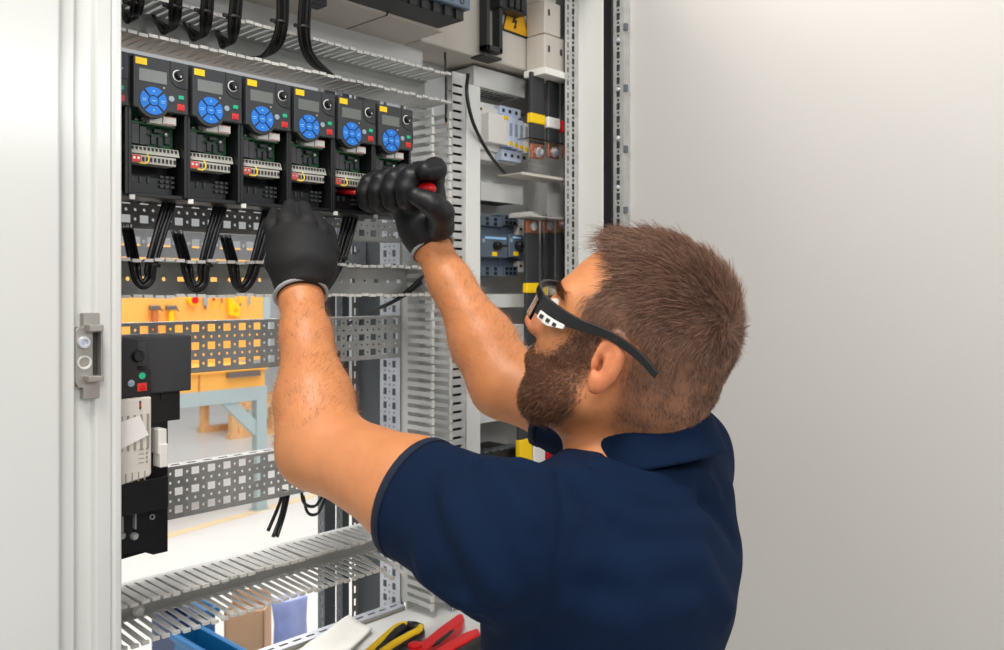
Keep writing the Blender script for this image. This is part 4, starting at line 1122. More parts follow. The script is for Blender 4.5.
m = MB(); obox(m, pc, .0, Lb, w_*.94, w_*1.0, .42, .47); m.build('flap', M['card'], t)
# plastic bag
p0, p1 = zp(273, 604, .47), zp(307, 598, .47)
mid = (p0+p1)/2; hw = (p1-p0).length/2; dv = (p1-p0).normalized()
m = MB(); n = 20; prof = [(0.0, .9), (.06, 1.02), (.18, 1.0), (.30, .98), (.39, .94), (.43, .96), (.48, 1.0), (.485, .9)]
vs_ = []; fs = []
for (z, s) in prof:
    for k in range(n):
        a = 2*math.pi*k/n
        rr = hw*s*(1+.09*math.sin(5*a+z*9)+.05*math.sin(9*a-z*14))
        q = mid + dv*rr*math.cos(a) + Vector((-dv.y, dv.x, 0))*rr*.6*math.sin(a)
        vs_.append((q.x, q.y, z))
for i in range(len(prof)-1):
    for k in range(n): fs.append((i*n+k, i*n+(k+1) % n, (i+1)*n+(k+1) % n, (i+1)*n+k))
fs.append(tuple(range(n-1, -1, -1))); fs.append(tuple(range((len(prof)-1)*n, len(prof)*n)))
m.add(vs_, fs)
o = m.build('plastic_bag', M['bag'], None, smooth=True, org=(mid.x, mid.y, 0)); tag(o, 'pale blue plastic bag standing right of the cardboard box', 'bag')

# ================================================================== PERSON (signed distance field -> one surface)
f32 = np.float32
def norm(v): v = np.asarray(v, float); return v/np.linalg.norm(v)
def rcone(p, a, b, ra, rb):
    a = np.asarray(a, f32); b = np.asarray(b, f32); ba = b-a
    pa = p-a
    t = np.clip(pa @ ba / max(float(ba @ ba), 1e-9), 0, 1)
    d = pa - t[:, None]*ba
    return np.sqrt((d*d).sum(1)) - (ra + (rb-ra)*t)
def chain(p, pts, rs, k=.01):
    d = None
    for i in range(len(pts)-1):
        e = rcone(p, pts[i], pts[i+1], rs[i], rs[i+1])
        d = e if d is None else smin(d, e, k)
    return d
def ell(p, c, r, Mx=None):
    q = p-np.asarray(c, f32)
    if Mx is not None: q = q @ np.asarray(Mx, f32)
    r = np.asarray(r, f32)
    k0 = np.sqrt(((q/r)**2).sum(1)); k1 = np.sqrt(((q/(r*r))**2).sum(1))+1e-9
    return k0*(k0-1)/k1
def smin(a, b, k):
    h = np.clip(.5+.5*(b-a)/k, 0, 1)
    return b+(a-b)*h-k*h*(1-h)
def smax(a, b, k): return -smin(-a, -b, k)
def mesh_sdf(fn, lo, hi, h, B=8):
    lo = np.array(lo, f32)
    nb = np.ceil((np.array(hi)-lo)/(B*h)).astype(int)
    n = nb*B
    ctr = np.stack(np.meshgrid(*[np.arange(k) for k in nb], indexing='ij'), -1).reshape(-1, 3)
    cp = lo + (ctr*B + (B-1)/2)*h
    fc = fn(cp.astype(f32))
    F = np.repeat(np.repeat(np.repeat(fc.reshape(nb), B, 0), B, 1), B, 2).astype(f32)
    act = np.where(np.abs(fc) < B*h*1.5)[0]
    off = np.stack(np.meshgrid(*[np.arange(B)]*3, indexing='ij'), -1).reshape(-1, 3)
    for s in range(0, len(act), 400):
        ids = act[s:s+400]
        idx = (ctr[ids][:, None, :]*B + off[None]).reshape(-1, 3)
        F[idx[:, 0], idx[:, 1], idx[:, 2]] = fn((lo + idx*h).astype(f32))
    ins = F < 0
    cnt = np.zeros(np.array(F.shape)-1, np.int8)
    for dx in (0, 1):
        for dy in (0, 1):
            for dz in (0, 1): cnt += ins[dx:n[0]-1+dx, dy:n[1]-1+dy, dz:n[2]-1+dz]
    cells = np.argwhere((cnt > 0) & (cnt < 8))
    cid = np.full(cnt.shape, -1, np.int32); cid[tuple(cells.T)] = np.arange(len(cells))
    acc = np.zeros((len(cells), 3)); num = np.zeros(len(cells))
    cor = [(0,0,0),(1,0,0),(0,1,0),(1,1,0),(0,0,1),(1,0,1),(0,1,1),(1,1,1)]
    vals = [F[cells[:,0]+c[0], cells[:,1]+c[1], cells[:,2]+c[2]] for c in cor]
    for a, b in [(0,1),(2,3),(4,5),(6,7),(0,2),(1,3),(4,6),(5,7),(0,4),(1,5),(2,6),(3,7)]:
        va, vb = vals[a], vals[b]; mk = (va < 0) != (vb < 0)
        t = np.where(mk, va/np.where(mk, va-vb, 1), 0)
        pnt = np.array(cor[a]) + t[:, None]*(np.array(cor[b])-np.array(cor[a]))
        acc += np.where(mk[:, None], pnt, 0); num += mk
    V = lo + (cells + acc/num[:, None])*h
    Q = []
    for ax in range(3):
        s0 = [slice(0, None)]*3; s1 = [slice(0, None)]*3
        s0[ax] = slice(0, -1); s1[ax] = slice(1, None)
        A_, B_ = ins[tuple(s0)], ins[tuple(s1)]
        e = np.argwhere(A_ != B_)
        o1, o2 = [(1, 2), (2, 0), (0, 1)][ax]
        e = e[(e[:, o1] > 0) & (e[:, o2] > 0) & (e[:, o1] < n[o1]-1) & (e[:, o2] < n[o2]-1)]
        inside = A_[tuple(e.T)]
        def cell(d1, d2):
            c = e.copy(); c[:, o1] -= d1; c[:, o2] -= d2
            return cid[c[:, 0], c[:, 1], c[:, 2]]
        q = np.stack([cell(1, 1), cell(0, 1), cell(0, 0), cell(1, 0)], 1)
        q[~inside] = q[~inside][:, ::-1]
        Q.append(q)
    Q = np.concatenate(Q); Q = Q[(Q >= 0).all(1)]
    return V, Q
def sdf_obj(name, fn, lo, hi, h, m_, parent, smooth_it=0, colfn=None, label=None):
    V, Q = mesh_sdf(fn, lo, hi, h)
    Wv = c2w(V) - np.array(ORG[parent])
    me = bpy.data.meshes.new(name)
    me.vertices.add(len(Wv)); me.vertices.foreach_set('co', Wv.astype(f32).ravel())
    me.loops.add(len(Q)*4); me.loops.foreach_set('vertex_index', Q.astype(np.int32).ravel())
    me.polygons.add(len(Q))
    me.polygons.foreach_set('loop_start', np.arange(0, len(Q)*4, 4, dtype=np.int32))
    me.polygons.foreach_set('use_smooth', np.ones(len(Q), bool))
    me.update(calc_edges=True)
    me.validate()
    if colfn is not None:
        ca = me.color_attributes.new('tone', 'FLOAT_COLOR', 'POINT')
        cv = colfn(V.astype(f32)); ca.data.foreach_set('color', cv.astype(f32).ravel())
    for mm in (m_ if isinstance(m_, list) else [m_]): me.materials.append(mm)
    o = bpy.data.objects.new(name, me); COL.objects.link(o); o.parent = parent; ORG[o] = ORG[parent]
    if smooth_it:
        md = o.modifiers.new('relax', 'SMOOTH'); md.iterations = smooth_it; md.factor = .5
    if label: o['label'] = label
    return o, V, Q

person = thing('person', 'bearded man in navy polo shirt, black gloves and safety glasses, working in the cabinet', 'person', tuple(c2w(np.array([.12, .91, -H]))))

# head frame: forward, left, up in (right, depth, up)
pit, yaw = math.radians(29), math.radians(21)
hf = np.array([-math.cos(pit)*math.cos(yaw), math.cos(pit)*math.sin(yaw), math.sin(pit)])
hu = np.array([math.sin(pit)*math.cos(yaw), -math.sin(pit)*math.sin(yaw), math.cos(pit)])
hl = np.array([-math.sin(yaw), -math.cos(yaw), 0.0])
HM = np.stack([hf, hl, hu], 1)          # columns: local axes
HO = np.array([.130, .921, -.079])
def hl2c(q): return HO + np.asarray(q, float) @ HM.T
def head_local(p): return (p - HO.astype(f32)) @ HM.astype(f32)

def head_sdf(p):
    q = head_local(p)
    s = q.copy(); s[:, 1] = np.abs(s[:, 1])     # mirror
    d = ell(q, (-.004, 0, .050), (.096, .0765, .094))
    d = smin(d, ell(q, (.045, 0, .004), (.050, .060, .080)), .03)
    d = smin(d, ell(q, (.034, 0, -.050), (.045, .048, .045)), .03)
    d = smin(d, rcone(s, (.012, .048, -.046), (.052, .022, -.080), .018, .016), .025)
    d = smin(d, ell(q, (.058, 0, -.081), (.018, .022, .017)), .018)
    d = smin(d, rcone(s, (.088, .006, .043), (.072, .045, .043), .010, .009), .014)
    d = smin(d, ell(s, (.058, .048, -.004), (.022, .016, .016)), .02)
    d = smax(d, -ell(s, (.1005, .033, .020), (.017, .018, .013)), .014)
    d = smin(d, rcone(q, (.090, 0, .032), (.110, 0, -.010), .0075, .0105), .010)
    d = smin(d, ell(s, (.100, .010, -.014), (.011, .0085, .0085)), .007)
    d = smin(d, ell(q, (.082, 0, -.042), (.013, .024, .011)), .012)
    d = smin(d, ell(q, (-.060, 0, -.010), (.040, .052, .045)), .04)
    # ears
    ce, se = math.cos(.12), math.sin(.12)
    e = (s - np.array([-.001, .0765, .006], f32))/.92
    ex_ = e[:, 0]*ce - e[:, 1]*se*1.0; ey_ = e[:, 0]*se + e[:, 1]*ce
    tl = .18
    ez = e[:, 2]*math.cos(tl) + ex_*math.sin(tl); ex2 = ex_*math.cos(tl) - e[:, 2]*math.sin(tl)
    E = np.stack([ex2, ey_, ez], 1)
    ear = ell(E, (0, .004, .004), (.0175, .0085, .032))
    ear = smin(ear, ell(E, (.005, .003, -.025), (.010, .007, .012)), .008)
    ear = smax(ear, -ell(E, (.002, .0150, .004), (.0105, .0105, .021)), .004)
    ear = smax(ear, -ell(E, (.009, .006, -.004), (.006, .010, .009)), .004)
    ear = smin(ear, ell(E, (.0, .006, -.002), (.003, .005, .016)), .005)
    ear = smin(ear, ell(E, (.0135, .003, -.003), (.0045, .005, .007)), .005)
    d = smin(d, ear*.92, .006)
    return d

# joints in (right, depth, up)
SL = np.array([.005, .812, -.238]); EL = C3(320, 446, .960); WL = C3(301, 298, 1.085)
SR = np.array([.212, 1.060, -.210]); ER = C3(505, 382, 1.150); WR = C3(431, 246, 1.235)
NB = np.array([.150, .945, -.165])
def arm_sdf(p, S, E, Wr, side):
    u = E-S; f = Wr-E
    d = rcone(p, S, S+u*.45, .057, .0545)
    d = smin(d, rcone(p, S+u*.45, E, .0545, .0425), .02)
    d = smin(d, rcone(p, E, E+f*.28, .043, .0435), .03)
    d = smin(d, rcone(p, E+f*.28, E+f*.72, .0425, .0285), .02)
    d = smin(d, rcone(p, E+f*.72, Wr, .0285, .0262), .02)
    n_ = norm(norm(u)-norm(f))
    d = smin(d, rcone(p, E+n_*.017, E+n_*.017+f*.05, .022, .016), .025)     # point of the elbow
    return d
XD = np.array([.680, .734, 0]); YD = np.array([-.734, .680, 0])
TM = np.stack([XD, YD, [0, 0, 1]], 1).astype(f32)
def torso_core(p, inf=0.0):
    q = (p - np.array([.110, .925, -.30], f32)) @ TM
    q2 = q.copy(); q2[:, 1] *= 1.42
    lean = np.array([0.0, 0, 0])
    d = rcone(q2, (0.0, .0, -.02), (-.025, -.01, -.36), .150+inf, .146+inf)/1.2
    return d
def body_sdf(p):
    d = head_sdf(p)
    nk = rcone(p, hl2c((-.022, 0, -.015)), NB, .055, .058)
    nk = smin(nk, rcone(p, hl2c((.03, 0, -.055)), NB+np.array([-.02, .02, -.01]), .034, .048), .03)
    d = smin(d, nk, .028)
    tr = smin(rcone(p, NB+np.array([0,0,-.05]), SL, .050, .046), rcone(p, NB+np.array([0,0,-.05]), SR, .050, .046), .03)
    tr = smin(tr, torso_core(p, -.012), .04)
    d = smin(d, tr, .03)
    a = np.minimum(arm_sdf(p, SL, EL, WL, 1), arm_sdf(p, SR, ER, WR, -1))
    d = smin(d, a, .03)
    # palms inside the gloves
    d = smin(d, rcone(p, WL, WL+(WL-EL)*.14, .024, .018), .015)
    d = smin(d, rcone(p, WR, WR+(WR-ER)*.08, .024, .018), .015)
    return d

HAIR_POLY = [(-.052, -.080), (-.13, -.06), (-.16, .2), (.10, .2), (.088, .128), (.054, .104), (.036, .086), (.042, .064), (.056, .050), (.050, .034), (.046, .010), (.040, -.012), (.016, -.012), (.014, .012), (.010, .032), (-.004, .036), (-.018, .024), (-.022, -.012), (-.026, -.055)]
BEARD_POLY = [(.046, .012), (.058, -.020), (.080, -.034), (.096, -.030), (.108, -.024), (.120, -.034), (.120, -.12), (.060, -.115), (.030, -.088), (.012, -.066), (.014, -.030), (.016, -.012), (.026, .012)]
def inpoly(x, z, poly):
    r = np.zeros(len(x), bool); n = len(poly)
    for i in range(n):
        x1, z1 = poly[i]; x2, z2 = poly[(i+1) % n]
        c = ((z1 > z) != (z2 > z)) & (x < (x2-x1)*(z-z1)/(z2-z1+1e-12)+x1)
        r ^= c
    return r
def soft(q, poly, n=10, r=.004):
    s = np.zeros(len(q))
    g = np.random.default_rng(3)
    for k in range(n):
        s += inpoly(q[:, 0]+g.normal(0, r), q[:, 2]+g.normal(0, r), poly)
    return s/n
def vnoise(p, f, seed=0):
    g = np.random.default_rng(seed); s = np.zeros(len(p))
    for k in range(5):
        d = g.normal(size=3); d /= np.linalg.norm(d)
        s += np.sin(p @ (d*f*(1+.35*k)).astype(f32) + g.uniform(0, 6.28))
    return s/5
def body_col(V):
    q = head_local(V)
    base = np.tile(np.array(lin((207, 138, 88))), (len(V), 1))
    red = np.array(lin((202, 108, 74)))
    tone = .5+.5*vnoise(V, 40, 1)
    base = base*(1-.16*tone[:, None]) + red*(.16*tone[:, None])
    inhead = (np.abs(q[:, 0]) < .16) & (q[:, 2] > -.12) & (q[:, 2] < .17) & (np.abs(q[:, 1]) < .1)
    ear = (np.abs(q[:, 1]) > .073) & (np.abs(q[:, 0]+.001) < .019) & (np.abs(q[:, 2]-.004) < .033)
    earw = np.where(ear, .32, 0)
    nose = np.exp(-(((q[:, 0]-.112)/.02)**2+(q[:, 1]/.02)**2+((q[:, 2]+.008)/.02)**2))*.5
    behind = np.exp(-(((q[:, 0]+.03)/.018)**2+((q[:, 2]+.01)/.03)**2))*.15*inhead
    wr = np.clip(earw+nose*inhead+behind, 0, 1)[:, None]
    base = base*(1-wr)+np.array(lin((212, 112, 84)))*wr
    nx = np.abs(q[:, 1]) < .069+.2*np.clip(q[:, 2]-.02, 0, 1)
    hm = soft(q, HAIR_POLY)*inhead*(~ear)
    bmk = soft(q, BEARD_POLY)*inhead*(~ear)
    hc = np.array(lin((98, 68, 52))); bc = np.array(lin((118, 80, 62)))
    hm = hm*np.clip(.72+q[:, 2]*4, .5, .92)
    base = base*(1-hm[:, None])+hc*hm[:, None]
    base = base*(1-.75*bmk[:, None])+bc*.75*bmk[:, None]
    base[:, 3] = 1
    return base
body, BV, BQ = sdf_obj('body', body_sdf, (-.33, .70, -.50), (.36, 1.30, .12), .0028, M['skin'], person, 3, body_col)

# ---- shirt
HEML = SL + (EL-SL)*.43; HEMR = SR + (ER-SR)*.70
def sleeve(p, S, E, hem, r0, r1, sag):
    u = norm(E-S)
    ax0 = S + np.array([0, 0, -.004]); ax1 = hem + u*.04 + np.array([0, 0, -sag])
    d = rcone(p, ax0, ax1, r0, r1)
    inner = rcone(p, ax0, ax1, r0-.0085, r1-.0085)
    along = (p-hem.astype(f32)) @ u.astype(f32)
    return d, inner, along
def folds(p):
    # long soft creases: narrow ridges of warped sine waves
    q = (p - np.array([.128, .925, -.30], f32)) @ TM
    w1 = vnoise(p, 22, 5)*1.3
    s = np.sin(p[:, 0]*60 + p[:, 2]*95 + w1*2.2)
    s2 = np.sin(p[:, 0]*-75 + p[:, 2]*60 + p[:, 1]*30 + vnoise(p, 17, 8)*2.6)
    amp = np.clip(.5+.9*vnoise(p, 11, 11), 0, 1.2)
    amp2 = np.clip(.5+.9*vnoise(p, 13, 13), 0, 1.2)
    return .0012*amp*s + .0010*amp2*s2
GROUPS = []
CREASE_PX = []
def cpx(pts, d0, d1, r, amp): CREASE_PX.append((pts, r*1.1, amp*2.7))
# creases read off the photograph: sleeve rings, armhole seam pull, yoke folds under the collar
cpx([(412, 458), (404, 490), (408, 530), (425, 570)], .80, .78, .010, .0030)
cpx([(428, 455), (424, 490), (436, 535), (462, 585)], .79, .77, .009, -.0030)
cpx([(446, 458), (446, 490), (468, 545), (500, 600)], .78, .76, .010, .0030)
cpx([(466, 462), (478, 500), (500, 540), (520, 585)], .775, .75, .009, -.0022)
cpx([(600, 465), (640, 478), (680, 476), (702, 462)], .87, .88, .009, .0050)
cpx([(612, 455), (650, 466), (690, 462), (704, 446)], .87, .88, .007, -.0040)
cpx([(585, 478), (620, 492), (670, 500), (712, 490)], .85, .88, .010, .0035)
cpx([(572, 470), (590, 490), (608, 510)], .84, .83, .009, .0040)
cpx([(700, 500), (722, 520), (735, 540)], .88, .90, .010, -.0040)
cpx([(586, 560), (640, 566), (700, 556)], .80, .84, .014, .0030)
cpx([(560, 600), (620, 618), (690, 606)], .79, .83, .014, .0030)
cpx([(480, 618), (510, 612), (550, 600)], .76, .77, .012, -.0030)
cpx([(490, 462), (510, 490), (532, 520)], .76, .77, .009, .0022)
cpx([(420, 575), (450, 598), (490, 618)], .76, .77, .010, .0028)
cpx([(520, 462), (545, 470), (575, 476)], .76, .77, .008, .0026)
cpx([(630, 520), (668, 528), (705, 520)], .76, .77, .012, .0026)
cpx([(580, 520), (600, 545), (640, 590)], .76, .77, .014, .0020)
cpx([(690, 560), (712, 580), (728, 610)], .76, .77, .012, .0024)
SEAM = []
def shirt_base(p):
    d = torso_core(p, .004)
    yoke = smin(rcone(p, NB+np.array([.012, -.012, -.086]), SL, .060, .066), rcone(p, NB+np.array([.012, -.012, -.080]), SR, .060, .062), .03)
    d = smin(d, yoke, .035)
    # upper back fullness
    bk = ell(p, np.array([.128, .905, -.315]), (.142, .112, .12), TM)
    d = smin(d, bk, .035)
    dl_, il_, al_ = sleeve(p, SL, EL, HEML, .071, .0605, .004)
    dr__, ir_, ar_ = sleeve(p, SR, ER, HEMR, .066, .056, .0)
    dl_ = smax(dl_, al_, .003); dr__ = smax(dr__, ar_, .003)
    d = smin(d, rcone(p, C3(692, 500, .965), C3(688, 530, .955), .040, .044), .05)
    d = smin(d, rcone(p, C3(665, 462, .930), C3(640, 476, .905), .034, .034), .03)
    d = smin(d, dl_, .028)
    d = smin(d, dr__, .05)
    return d, il_, al_, ir_, ar_
def on_cloth(pts, step=14):
    """densify a pixel polyline and find where each sight line meets the cloth"""
    P = []
    for k in range(len(pts)-1):
        a, b = np.array(pts[k], float), np.array(pts[k+1], float)
        n_ = max(1, int(np.linalg.norm(b-a)/step))
        P += [a+(b-a)*t/n_ for t in range(n_)]
    P.append(np.array(pts[-1], float))
    dirs = np.array([C3(x, y, 1.0) for x, y in P])
    t = np.full(len(P), .60)
    for _ in range(40): t += .8*shirt_base((dirs*t[:, None]).astype(f32))[0]
    ok = t < 1.05
    return [q for q, o_ in zip(dirs*t[:, None], ok) if o_]
for pts_, r_, am_ in CREASE_PX:
    Q_ = on_cloth(pts_)
    if len(Q_) > 1: GROUPS.append((Q_, r_, am_))
SEAM += on_cloth([(556, 472), (563, 505), (561, 545), (550, 590), (536, 625), (530, 660)])
def shirt_sdf(p):
    d, il_, al_, ir_, ar_ = shirt_base(p)
    hw = np.clip((-al_-.006)/.035, 0, 1)*np.clip((-ar_-.006)/.035, 0, 1)
    d = d - folds(p)*hw
    near = np.abs(d) < .05
    if near.any():
        pn = p[near]; add = np.zeros(len(pn), f32)
        for pts_, r_, am_ in GROUPS:
            dd = np.full(len(pn), 9., f32)
            for k in range(len(pts_)-1): dd = np.minimum(dd, rcone(pn, pts_[k], pts_[k+1], 0, 0))
            add += am_*np.exp(-(dd/r_)**2)
        sm = np.full(len(pn), 9., f32)
        for i in range(len(SEAM)-1): sm = np.minimum(sm, rcone(pn, SEAM[i], SEAM[i+1], 0, 0))
        add -= .0042*np.exp(-(sm/.0048)**2)
        d[near] -= np.where(add < 0, add*.6, add)*hw[near]
    # hollow the sleeve mouths and the neck opening
    d = smax(d, -np.maximum(il_, -(al_+.030)), .002)
    d = smax(d, -np.maximum(ir_, -(ar_+.030)), .002)
    nkh = rcone(p, NB+np.array([-.006, .0, -.03]), NB+np.array([-.006, 0, .09]), .056, .064)
    d = smax(d, -nkh, .003)
    # hem of the shirt
    d = smax(d, -(p[:, 2]+.70), .004)
    return d
shirt, SVt, SQ = sdf_obj('polo_shirt', shirt_sdf, (-.16, .66, -.72), (.40, 1.24, -.06), .0032, M['shirt'], person, 3, label='navy short sleeved polo shirt')
# sleeve hem bands
def hemband(S, E, hem, sag, r0, r1):
    u = norm(E-S)
    ax0 = S + np.array([0, 0, -.004]); ax1 = hem + u*.04 + np.array([0, 0, -sag])
    ax = ax1-ax0; L_ = np.linalg.norm(ax)
    t = (np.dot(hem-ax0, u))/np.dot(ax, u)
    c = ax0+ax*t; R_ = r0+(r1-r0)*t
    e1 = norm(np.cross(u, [0, 0, 1])); e2 = np.cross(u, e1)
    m = MB(); pr = [(-.005, .000), (-.005, .0012), (.0035, .0012), (.0042, -.001), (.0035, -.004), (-.005, -.004)]
    n = 48; vs_ = []; fs = []
    for k in range(n):
        a = 2*math.pi*k/n
        for (al, rr) in pr:
            q = c + u*al + (e1*math.cos(a)+e2*math.sin(a))*(R_+rr+.0006)
            vs_.append(tuple(c2w(q)))
    k_ = len(pr)
    for k in range(n):
        for j in range(k_):
            fs.append((k*k_+j, k*k_+(j+1) % k_, ((k+1) % n)*k_+(j+1) % k_, ((k+1) % n)*k_+j))
    m.add(vs_, fs)
    return m
hemband(SL, EL, HEML, .004, .071, .0605).build('sleeve_hem', M['shirt_edge'], shirt, smooth=True)
hemband(SR, ER, HEMR, .0, .066, .056).build('sleeve_hem', M['shirt_edge'], shirt, smooth=True)
# collar: folded band round the neck
CC = C3(641, 436, .940)
CT = np.stack([norm(np.cross(norm([-.26*.734, .26*.68, 1]), [-.680, -.734, 0])), np.zeros(3), norm([-.26*.734, .26*.68, 1])], 1)
CT[:, 1] = np.cross(CT[:, 2], CT[:, 0]); CT = CT.astype(f32)
def collar_sdf(p):
    q = (p-CC.astype(f32)) @ CT
    fr = (p-CC.astype(f32)) @ np.array([-.734, .680, 0], f32); sd_ = (p-CC.astype(f32)) @ np.array([.680, .734, 0], f32)
    rr = np.sqrt((fr/1.12)**2+sd_**2)
    ztop = .008 + .0015*vnoise(p, 35, 41)
    R0 = .0680 + (ztop-q[:, 2])*.36 + .0015*vnoise(p, 40, 42)
    d = np.abs(rr-R0)-.0034
    d = smax(d, q[:, 2]-ztop, .004)
    d = smax(d, -(q[:, 2]+.033), .004)
    return smax(d, -np.maximum(np.abs(sd_)-.016, -fr), .003)
sdf_obj('collar', collar_sdf, (.02, .80, -.26), (.28, 1.08, -.08), .0024, M['shirt'], person, 2, label='folded navy collar')

# ---- trousers and shoes (below the frame)
def trouser_sdf(p):
    q = (p-np.array([.11, .90, 0], f32)) @ TM
    d = 9.*np.ones(len(p), f32)
    q2 = q.copy(); q2[:, 1] *= 1.35
    d = rcone(q2, (0, -.01, -.68), (0, -.01, -.80), .140, .150)/1.2
    for s in (-1, 1):
        d = smin(d, rcone(q, (s*.085, -.01, -.80), (s*.10, .02, -1.18), .088, .062), .03)
        d = smin(d, rcone(q, (s*.10, .02, -1.18), (s*.115, -.02, -1.60), .060, .046), .02)
    return d
sdf_obj('trousers', trouser_sdf, (-.12, .68, -1.66), (.34, 1.12, -.62), .007, M['trouser'], person, 2)
for s in (-1, 1):
    def shoe_sdf(p, s=s):
        q = (p-np.array([.11, .90, 0], f32)) @ TM
        d = ell(q, (s*.12, .055, -1.61), (.048, .14, .045))
        d = smin(d, rcone(q, (s*.115, -.02, -1.54), (s*.115, -.02, -1.60), .05, .046), .03)
        return smax(d, -(q[:, 2]+1.648), .004)
    c = np.array([.11, .90, -1.60]) + XD*s*.12 + YD*.05
    sdf_obj('shoe', shoe_sdf, c-np.array([.22, .22, .06]), c+np.array([.22, .22, .14]), .006, M['shoe'], person, 2)

# ---- gloves
def FR(px, py, d): return C3(px, py, d)
def glove_left(p):
    # knit back of the hand seen square on; fingers reach up under the drive
    wl = FR(301, 293, 1.085)
    d = smax(rcone(p, wl-np.array([0,0,.01]), FR(300, 270, 1.095), .0305, .036), -((p-FR(301, 295, 1.085).astype(f32)) @ norm(WL-EL).astype(f32)), .002)
    d = smin(d, rcone(p, FR(285, 258, 1.095), FR(283, 240, 1.105), .024, .020), .022)
    d = smin(d, rcone(p, FR(302, 258, 1.085), FR(302, 238, 1.098), .026, .022), .022)
    d = smin(d, rcone(p, FR(317, 262, 1.09), FR(317, 248, 1.10), .020, .017), .022)
    def fing(a, b, c, r):
        return smin(rcone(p, a, b, r, r*.95), rcone(p, b, c, r*.95, r*.8), .006)
    fs_ = [fing(FR(276, 242, 1.105), FR(272, 226, 1.120), FR(275, 214, 1.150), .0115),
           fing(FR(289, 240, 1.100), FR(287, 222, 1.108), FR(290, 207, 1.145), .0135),
           fing(FR(305, 240, 1.096), FR(307, 224, 1.106), FR(303, 208, 1.145), .0130),
           fing(FR(318, 247, 1.100), FR(321, 232, 1.118), FR(316, 217, 1.150), .0110)]
    fd = fs_[0]
    for e in fs_[1:]: fd = smin(fd, e, .003)
    th = smin(rcone(p, FR(318, 272, 1.095), FR(327, 254, 1.120), .019, .016), rcone(p, FR(327, 254, 1.120), FR(328, 232, 1.150), .015, .011), .008)
    d = smin(d, fd, .005)
    d = smin(d, th, .012)
    return d - .0010*np.sin(p[:, 2]*210+3*vnoise(p, 60, 2))*np.clip(vnoise(p, 45, 4)+.2, 0, 1)
gl, _, _ = sdf_obj('left_glove', glove_left, (-.36, 1.02, -.05), (-.19, 1.22, .13), .0021, M['glove'], person, 2, label='black knit glove, back of the hand showing')
def ring(c, u, R_, r, squash=1.0, n=40):
    u = norm(u); e1 = norm(np.cross(u, [0, 1, 0])); e2 = np.cross(u, e1)
    m = MB(); pts = [tuple(c2w(np.asarray(c)+(e1*math.cos(2*math.pi*k/n)+e2*math.sin(2*math.pi*k/n)*squash)*R_)) for k in range(n+1)]
    m.tube(pts, r, 8, caps=False)
    return m
ring(FR(301, 295, 1.085), WL-EL, .0325, .0026).build('cuff_edge', M['cuff'], gl, smooth=True, label='grey cuff edge')

HA, HB_ = FR(372, 194, 1.285), FR(430, 189, 1.190)     # screwdriver handle axis, blade side to butt
hax = norm(HB_-HA)
v1 = norm(np.cross(hax, [0, 0, 1])); 
if v1[1] > 0: v1 = -v1                                   # towards the camera
v2 = np.array([0, 0, 1.0]) - hax*hax[2]; v2 = norm(v2)
def around(t, ang, r):
    c = HA + (HB_-HA)*t
    return c + (v1*math.cos(ang)+v2*math.sin(ang))*r
def glove_right(p):
    d = smax(rcone(p, WR-(WR-ER)*.04, FR(424, 226, 1.235), .0310, .034), -((p-(WR-(WR-ER)*.02).astype(f32)) @ norm(WR-ER).astype(f32)), .002)
    d = smin(d, rcone(p, FR(424, 226, 1.235), FR(418, 206, 1.245), .034, .036), .02)
    d = smin(d, rcone(p, FR(414, 208, 1.262), FR(392, 198, 1.285), .028, .022), .02)
    d = smin(d, rcone(p, FR(428, 200, 1.255), FR(432, 182, 1.255), .024, .019), .02)
    fd = None
    for i, (t, R_, rf) in enumerate(((.08, .0215, .0122), (.31, .0232, .0132), (.56, .0238, .0138), (.82, .0242, .0142))):
        # each finger: over the top from behind, down the front, tucked under
        angs = [math.radians(a) for a in (172, 125, 82, 40, 0, -38, -70)]
        pts = [around(t + .03*math.sin(a), a, R_*(1.0 if -40 < math.degrees(a) < 130 else .96)) for a in angs]
        e = chain(p, pts, [rf*1.02, rf*1.04, rf*1.06, rf, rf*1.0, rf*.95, rf*.86], .006)
        fd = e if fd is None else smin(fd, e, .0022)
    d = smin(d, fd, .007)
    # web of the index finger to the back of the hand
    d = smin(d, chain(p, [around(.88, 2.4, .026), around(1.04, 1.7, .028), around(1.06, 1.0, .028)], [.017, .015, .013], .01), .010)
    th = chain(p, [FR(440, 226, 1.205), FR(441, 213, 1.180), FR(432, 204, 1.165), FR(416, 196, 1.162)], [.021, .0175, .0160, .0125], .008)
    d = smin(d, th, .007)
    hole = rcone(p, around(.80, 0, .001), around(1.3, .3, .004), .0095, .0130)
    d = smax(d, -hole, .004)
    return d + .0007*np.sin(p[:, 0]*260+p[:, 2]*150+3*vnoise(p, 60, 6))*np.clip(vnoise(p, 50, 4), 0, 1)
gr, _, _ = sdf_obj('right_glove', glove_right, (-.24, 1.08, .02), (-.04, 1.36, .20), .0021, M['glove_coat'], person, 2, label='black coated glove closed round the screwdriver')
ring(WR-(WR-ER)*.02, WR-ER, .0325, .0026).build('cuff_edge', M['cuff'], gr, smooth=True, label='grey cuff edge')

